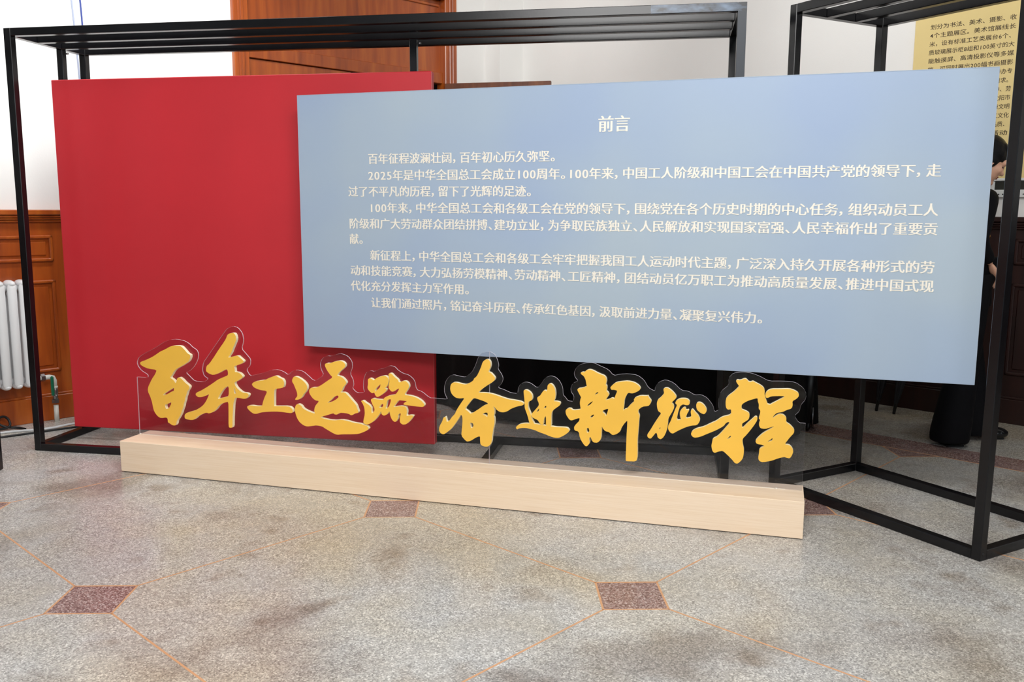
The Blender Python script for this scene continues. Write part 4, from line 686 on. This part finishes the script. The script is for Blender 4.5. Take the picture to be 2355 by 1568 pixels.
# ------------------------------------------------------------------ piano under a black cover, behind the frames
foot = [(-1.0, 7.35), (-.75, 6.95), (-.37, 6.57), (-.20, 6.28), (-.08, 6.10), (.05, 5.97), (.22, 5.87), (.47, 5.70), (.87, 5.50), (1.17, 5.35), (1.48, 5.17), (1.60, 5.19), (1.93, 5.47), (2.22, 5.84), (2.12, 6.45), (1.5, 7.1), (.8, 7.35), (.1, 7.6), (-.6, 7.9)]
pc = empty('covered_piano', (.9, 6.3, 0), 0, 'large piano under a floor-length black cover behind the panels', 'piano')
def loop_resample(p, n):
    tot = sum(math.dist(p[i_], p[(i_+1) % len(p)]) for i_ in range(len(p))); out = []; acc = 0; i_ = 0; cur = 0
    for k_ in range(n):
        d = tot*k_/n
        while True:
            L_ = math.dist(p[i_], p[(i_+1) % len(p)])
            if cur+L_ >= d: break
            cur += L_; i_ += 1
        t_ = (d-cur)/L_; a_, b_ = p[i_], p[(i_+1) % len(p)]; out.append((a_[0]+(b_[0]-a_[0])*t_, a_[1]+(b_[1]-a_[1])*t_))
    return out
lp = loop_resample(foot, 260); cxp, cyp = .9, 6.3
bm = bmesh.new(); rings = []
for z, sc, amp, lift in ((.035, 1.0, .016, .014), (.25, .99, .012, 0), (.55, .975, .006, 0), (.85, .965, .003, 0), (.98, .95, 0, 0), (1.0, .93, 0, 0)):
    rg = []
    for n_, (x, y) in enumerate(lp):
        w_ = amp*(math.sin(n_*.55)+.6*math.sin(n_*.23+1)+.4*math.sin(n_*1.1))
        dx, dy = x-cxp, y-cyp; L_ = math.hypot(dx, dy)
        f_ = (sc*L_+w_-.01)/L_
        rg.append(bm.verts.new((dx*f_, dy*f_, z+lift*math.sin(n_*.17))))
    rings.append(rg)
for a_, b_ in zip(rings, rings[1:]):
    for n_ in range(260): bm.faces.new((a_[n_], a_[(n_+1) % 260], b_[(n_+1) % 260], b_[n_]))
bm.faces.new(rings[-1])
me = bm_mesh(bm, 'cover')
for p_ in me.polygons: p_.use_smooth = True
link('cover', me, M['cloth'], pc)
for lx, ly in ((2.10, 5.76), (1.50, 5.25), (.1, 6.3), (.55, 5.80)):
    x, y = lx-.9, ly-6.3
    tube('leg', [(x, y, .06), (x, y, .5)], [.03, .05], M['black'], pc, 10)
    cs = tube('caster', [(x-.012, y, .035), (x+.012, y, .035)], .034, M['black'], pc, 14)
    tube('caster_pin', [(x+.03, y-.02, .03), (x+.03, y-.02, .16)], .006, M['steel'], pc, 8)

# ------------------------------------------------------------------ two closed umbrellas leaning on the right wall
def umbrella(label, tip, top):
    tip, top = Vector(tip), Vector(top); d = (top-tip).normalized()
    e = empty('closed_umbrella', tip, 0, label, 'umbrella', 'umbrellas leaning on the right wall')
    P_ = lambda t_: tuple(d*t_)
    tube('ferrule', [P_(0), P_(.004), P_(.075), P_(.08)], [.007, .011, .012, .016], M['black'], e, 10)
    bm = bmesh.new(); n_ = 32; prof = [(.078, .013), (.12, .018), (.2, .026), (.3, .034), (.42, .040), (.55, .042), (.66, .036), (.70, .02)]
    side = d.orthogonal().normalized(); s2_ = d.cross(side); rg = []
    for t_, r_ in prof:
        rg.append([bm.verts.new(d*t_ + (side*math.cos(2*PI*k_/n_+t_)+s2_*math.sin(2*PI*k_/n_+t_))*r_*(1+.14*math.cos(8*2*PI*k_/n_))) for k_ in range(n_)])
    for a_, b_ in zip(rg, rg[1:]):
        for k_ in range(n_): bm.faces.new((a_[k_], a_[(k_+1) % n_], b_[(k_+1) % n_], b_[k_]))
    me = bm_mesh(bm, 'canopy'); link('canopy', me, M['umbrella'], e)
    tube('shaft', [P_(.6), P_(.80)], .006, M['steel'], e, 8)
    q0 = d*.80; tube('handle', [tuple(q0), tuple(q0+d*.06), tuple(q0+d*.09+Vector((.02, 0, 0))), tuple(q0+d*.08+Vector((.05, 0, 0))), tuple(q0+d*.04+Vector((.055, 0, 0)))], .012, M['black'], e, 10)
umbrella('closed black umbrella, left one of two leaning below the blue panel', (2.814, 6.332, 0), (2.98, 6.46, .82))
umbrella('closed black umbrella, right one of two leaning below the blue panel', (2.898, 6.233, 0), (3.08, 6.36, .82))

# ------------------------------------------------------------------ woman in a dark uniform, walking to the right
PX, PY = 2.94, 5.46
pe = empty('person', (PX, PY, 0), 0, 'woman in black uniform with brass buttons, head bowed, behind the blue panel', 'person')
def skin_chain(verts, edges, radii, root=0, sub=2):
    me = bpy.data.meshes.new('sk'); me.from_pydata(verts, edges, []); o = bpy.data.objects.new('sk', me); C.objects.link(o)
    o.modifiers.new('s', 'SKIN'); 
    for i_, r_ in enumerate(radii):
        sv = me.skin_vertices[0].data[i_]; sv.radius = r_ if isinstance(r_, tuple) else (r_, r_); sv.use_root = (i_ == root)
    s_ = o.modifiers.new('u', 'SUBSURF'); s_.levels = sub; s_.render_levels = sub
    r = evaluated(o); bpy.data.objects.remove(o); return r
def remesh(meshes, vox, smooth=2):
    bm = bmesh.new()
    for m_ in meshes: bm.from_mesh(m_)
    me = bpy.data.meshes.new('r'); bm.to_mesh(me); bm.free()
    o = bpy.data.objects.new('r', me); C.objects.link(o)
    r = o.modifiers.new('r', 'REMESH'); r.mode = 'VOXEL'; r.voxel_size = vox; r.use_smooth_shade = True
    if smooth: s_ = o.modifiers.new('s', 'SMOOTH'); s_.iterations = smooth; s_.factor = .5
    out = evaluated(o); bpy.data.objects.remove(o)
    for p_ in out.polygons: p_.use_smooth = True
    return out
# joints in local space: +x is the way she walks (to the right in the photo), -y is towards the camera
J = {'pel': (0, 0, 1.03), 'sp1': (.005, 0, 1.17), 'sp2': (0, 0, 1.33), 'chest': (-.005, 0, 1.46), 'neck0': (.0, 0, 1.575), 'neck1': (.035, 0, 1.655),
     'hipR': (-.01, -.095, .99), 'kneeR': (-.03, -.10, .54), 'ankR': (-.10, -.085, .085), 'toeR': (.02, -.10, .03),
     'hipL': (.01, .095, .99), 'kneeL': (.13, .10, .56), 'ankL': (.17, .085, .09), 'toeL': (.34, .07, .035),
     'shR': (-.01, -.19, 1.53), 'elR': (-.07, -.225, 1.27), 'wrR': (.05, -.16, 1.13),
     'shL': (-.01, .19, 1.53), 'elL': (-.07, .225, 1.27), 'wrL': (.05, .15, 1.13)}
nm = list(J); ix = {n_: i_ for i_, n_ in enumerate(nm)}
E_ = [('pel', 'sp1'), ('sp1', 'sp2'), ('sp2', 'chest'), ('chest', 'neck0'), ('neck0', 'neck1'), ('pel', 'hipR'), ('hipR', 'kneeR'), ('kneeR', 'ankR'), ('ankR', 'toeR'),
      ('pel', 'hipL'), ('hipL', 'kneeL'), ('kneeL', 'ankL'), ('ankL', 'toeL'), ('chest', 'shR'), ('shR', 'elR'), ('elR', 'wrR'), ('chest', 'shL'), ('shL', 'elL'), ('elL', 'wrL')]
Rb = {'pel': (.12, .09), 'sp1': (.115, .08), 'sp2': (.10, .08), 'chest': (.12, .085), 'neck0': .055, 'neck1': .05, 'hipR': .088, 'kneeR': .055, 'ankR': .030, 'toeR': .016,
      'hipL': .088, 'kneeL': .055, 'ankL': .030, 'toeL': .016, 'shR': .055, 'elR': .040, 'wrR': .026, 'shL': .055, 'elL': .040, 'wrL': .026}
base = skin_chain([J[n_] for n_ in nm], [(ix[a_], ix[b_]) for a_, b_ in E_], [Rb[n_] for n_ in nm], 0, 1)
parts_ = [base]
for wr, sy in (('wrR', -1), ('wrL', 1)):
    w = Vector(J[wr]); fwd = Vector((.50, .25*-sy, -.80)).normalized(); latv = Vector((0, 1, 0)); latv = (latv-fwd*latv.dot(fwd)).normalized(); dn = fwd.cross(latv)
    bm = bmesh.new(); ax = Matrix((fwd, latv, dn)).transposed()
    ellipsoid(bm, w+fwd*.045, (.055, .040, .018), ax, 16, 10)
    m_ = bpy.data.meshes.new('p'); bm.to_mesh(m_); bm.free(); parts_.append(m_)
    for k_, (ln, oy) in enumerate(((.070, -.027), (.078, -.009), (.072, .009), (.058, .027))):
        b0 = w+fwd*.075+latv*oy; c_ = dn if dn.z < 0 else -dn
        parts_.append(skin_chain([tuple(b0), tuple(b0+fwd*ln*.5), tuple(b0+fwd*ln*.85+c_*ln*.25), tuple(b0+fwd*ln*1.0+c_*ln*.55)], [(0, 1), (1, 2), (2, 3)], [.0095, .009, .008, .007], 0, 1))
    tb = w+fwd*.02+latv*(.032*-sy)
    parts_.append(skin_chain([tuple(tb), tuple(tb+fwd*.03+latv*(.022*-sy)), tuple(tb+fwd*.06+latv*(.026*-sy))], [(0, 1), (1, 2)], [.011, .010, .008], 0, 1))
# head: built upright facing +x, then bowed forward and turned slightly towards the camera
HR = Matrix.Rotation(math.radians(-10), 3, 'Z') @ Matrix.Rotation(math.radians(28), 3, 'Y')
HC = Vector((.066, 0, 1.738))
bm = bmesh.new()
ellipsoid(bm, (-.015, 0, .035), (.108, .086, .108)); ellipsoid(bm, (.030, 0, -.030), (.072, .066, .085)); ellipsoid(bm, (.040, 0, -.075), (.052, .046, .045))
ellipsoid(bm, (.078, 0, -.098), (.022, .024, .020)); ellipsoid(bm, (.085, 0, .030), (.020, .055, .022)); ellipsoid(bm, (.060, .042, -.020), (.034, .026, .030)); ellipsoid(bm, (.060, -.042, -.020), (.034, .026, .030))
ellipsoid(bm, (.104, 0, -.018), (.026, .012, .016), Matrix.Rotation(.5, 3, 'Y')); ellipsoid(bm, (.096, 0, .004), (.016, .009, .028), Matrix.Rotation(-.25, 3, 'Y'))
ellipsoid(bm, (.102, .011, -.026), (.013, .009, .009)); ellipsoid(bm, (.102, -.011, -.026), (.013, .009, .009)); ellipsoid(bm, (.086, 0, -.056), (.016, .026, .016))
for sy in (-1, 1): ellipsoid(bm, (.0, .086*sy, -.005), (.020, .008, .030), Matrix.Rotation(.2, 3, 'Y'))
ellipsoid(bm, (-.01, 0, -.10), (.045, .042, .08))
hd = bpy.data.meshes.new('h'); bm.to_mesh(hd); bm.free()
HM = Matrix.Translation(HC) @ HR.to_4x4()
hd.transform(HM); parts_.append(hd)
bd = remesh(parts_, .0065, 2); bd.materials.clear(); link('body', bd, M['skin'], pe)
def head_part(name, ells, m_, vox=None):
    bm = bmesh.new()
    for c_, r_, *ro in ells: ellipsoid(bm, c_, r_, ro[0] if ro else None)
    me = bpy.data.meshes.new(name); bm.to_mesh(me); bm.free(); me.transform(HM)
    if vox: me = remesh([me], vox, 2)
    for p_ in me.polygons: p_.use_smooth = True
    me.materials.clear(); return link(name, me, m_, pe)
head_part('hair', [((-.030, 0, .052), (.120, .100, .108)), ((.030, 0, .105), (.060, .075, .034), Matrix.Rotation(.45, 3, 'Y')), ((-.085, 0, .0), (.062, .090, .095)), ((-.135, 0, -.03), (.045, .05, .05)), ((-.012, .066, .012), (.052, .032, .055)), ((-.012, -.066, .012), (.052, .032, .055))], M['hair'], .006)
for sy in (-1, 1):
    head_part('eye', [((.083, .034*sy, .004), (.010, .015, .0045))], M['eye'])
    head_part('eyebrow', [((.093, .036*sy, .030), (.006, .021, .0035))], M['brow'])
head_part('lips', [((.099, 0, -.052), (.007, .020, .005)), ((.097, 0, -.061), (.008, .018, .006))], M['lip'])
# jacket: sleeves and body, a little fuller than the figure
names_j = ['hem', 'pel', 'sp1', 'sp2', 'chest', 'col', 'shR', 'elR', 'cuR', 'shL', 'elL', 'cuL']
Jj = dict(J); Jj['hem'] = (0, 0, .84); Jj['col'] = (.012, 0, 1.60); Jj['cuR'] = tuple(Vector(J['wrR'])*.96+Vector(J['elR'])*.04); Jj['cuL'] = tuple(Vector(J['wrL'])*.96+Vector(J['elL'])*.04)
ej = [('hem', 'pel'), ('pel', 'sp1'), ('sp1', 'sp2'), ('sp2', 'chest'), ('chest', 'col'), ('chest', 'shR'), ('shR', 'elR'), ('elR', 'cuR'), ('chest', 'shL'), ('shL', 'elL'), ('elL', 'cuL')]
rj = {'hem': (.175, .135), 'pel': (.165, .125), 'sp1': (.125, .09), 'sp2': (.125, .095), 'chest': (.135, .105), 'col': .068, 'shR': .068, 'elR': .055, 'cuR': .042, 'shL': .068, 'elL': .055, 'cuL': .042}
ij = {n_: i_ for i_, n_ in enumerate(names_j)}
jk = skin_chain([Jj[n_] for n_ in names_j], [(ij[a_], ij[b_]) for a_, b_ in ej], [rj[n_] for n_ in names_j], 1, 2)
jk = remesh([jk], .009, 3); jk.materials.clear(); jko = link('jacket', jk, M['uniform'], pe)
from mathutils.bvhtree import BVHTree
bt = BVHTree.FromPolygons([v.co for v in jk.vertices], [tuple(p_.vertices) for p_ in jk.polygons])
def on_jacket(y, z):
    h = bt.ray_cast(Vector((.6, y, z)), Vector((-1, 0, 0))); return h[0], h[1]
for z, ys in ((1.40, (-.085, .03)), (1.345, (-.080, .035)), (1.29, (-.080, .035)), (1.245, (-.045, .045)), (1.19, (-.040, .045)), (1.135, (-.040, .045))):
    for y in ys:
        p_, n_ = on_jacket(y, z)
        if p_ is None: continue
        q0 = p_+n_*.0; tube('button', [tuple(q0-n_*.003), tuple(q0+n_*.004), tuple(q0+n_*.007)], [.0135, .0135, .008], M['button'], jko, 12)
names_t = ['wst', 'hR', 'kR', 'cR', 'hL', 'kL', 'cL']
Jt = {'wst': (0, 0, 1.10), 'hR': J['hipR'], 'kR': (-.03, -.10, .54), 'cR': (-.10, -.09, -.08), 'hL': J['hipL'], 'kL': (.10, .10, .56), 'cL': (.17, .085, -.05)}
et = [('wst', 'hR'), ('hR', 'kR'), ('kR', 'cR'), ('wst', 'hL'), ('hL', 'kL'), ('kL', 'cL')]; it = {n_: i_ for i_, n_ in enumerate(names_t)}
rt_ = {'wst': (.135, .10), 'hR': .11, 'kR': .092, 'cR': .14, 'hL': .11, 'kL': .092, 'cL': .125}
tr_ = skin_chain([Jt[n_] for n_ in names_t], [(it[a_], it[b_]) for a_, b_ in et], [rt_[n_] for n_ in names_t], 0, 2)
tr_ = remesh([tr_], .012, 3)
for v in tr_.vertices:
    if v.co.z < .035: v.co.z = .035
tr_.materials.clear(); link('trousers', tr_, M['uniform'], pe)
for tx, ty, rz in ((-.055, -.10, -.2), (.295, .075, -.15)):
    bm = bmesh.new(); R_ = Matrix.Rotation(rz, 3, 'Z')
    ellipsoid(bm, (tx, ty, .038), (.085, .046, .040), R_); ellipsoid(bm, Vector((tx, ty, .045))+R_ @ Vector((-.05, 0, 0)), (.06, .036, .045), R_)
    me = bpy.data.meshes.new('s'); bm.to_mesh(me); bm.free(); me = remesh([me], .006, 2)
    for v in me.vertices: v.co.z = max(v.co.z, .012)
    me.materials.clear(); sh_ = link('shoe', me, M['shoe'], pe)
    box('sole', (tx-.06, ty-.03, 0), (tx+.05, ty+.03, .013), M['black'], sh_, .004)

# ------------------------------------------------------------------ drawing units to metres
seen = set()
for o in list(bpy.data.objects):
    o.location = o.location*S
    if o.type == 'MESH' and o.data.name not in seen:
        seen.add(o.data.name); o.data.transform(Matrix.Scale(S, 4))
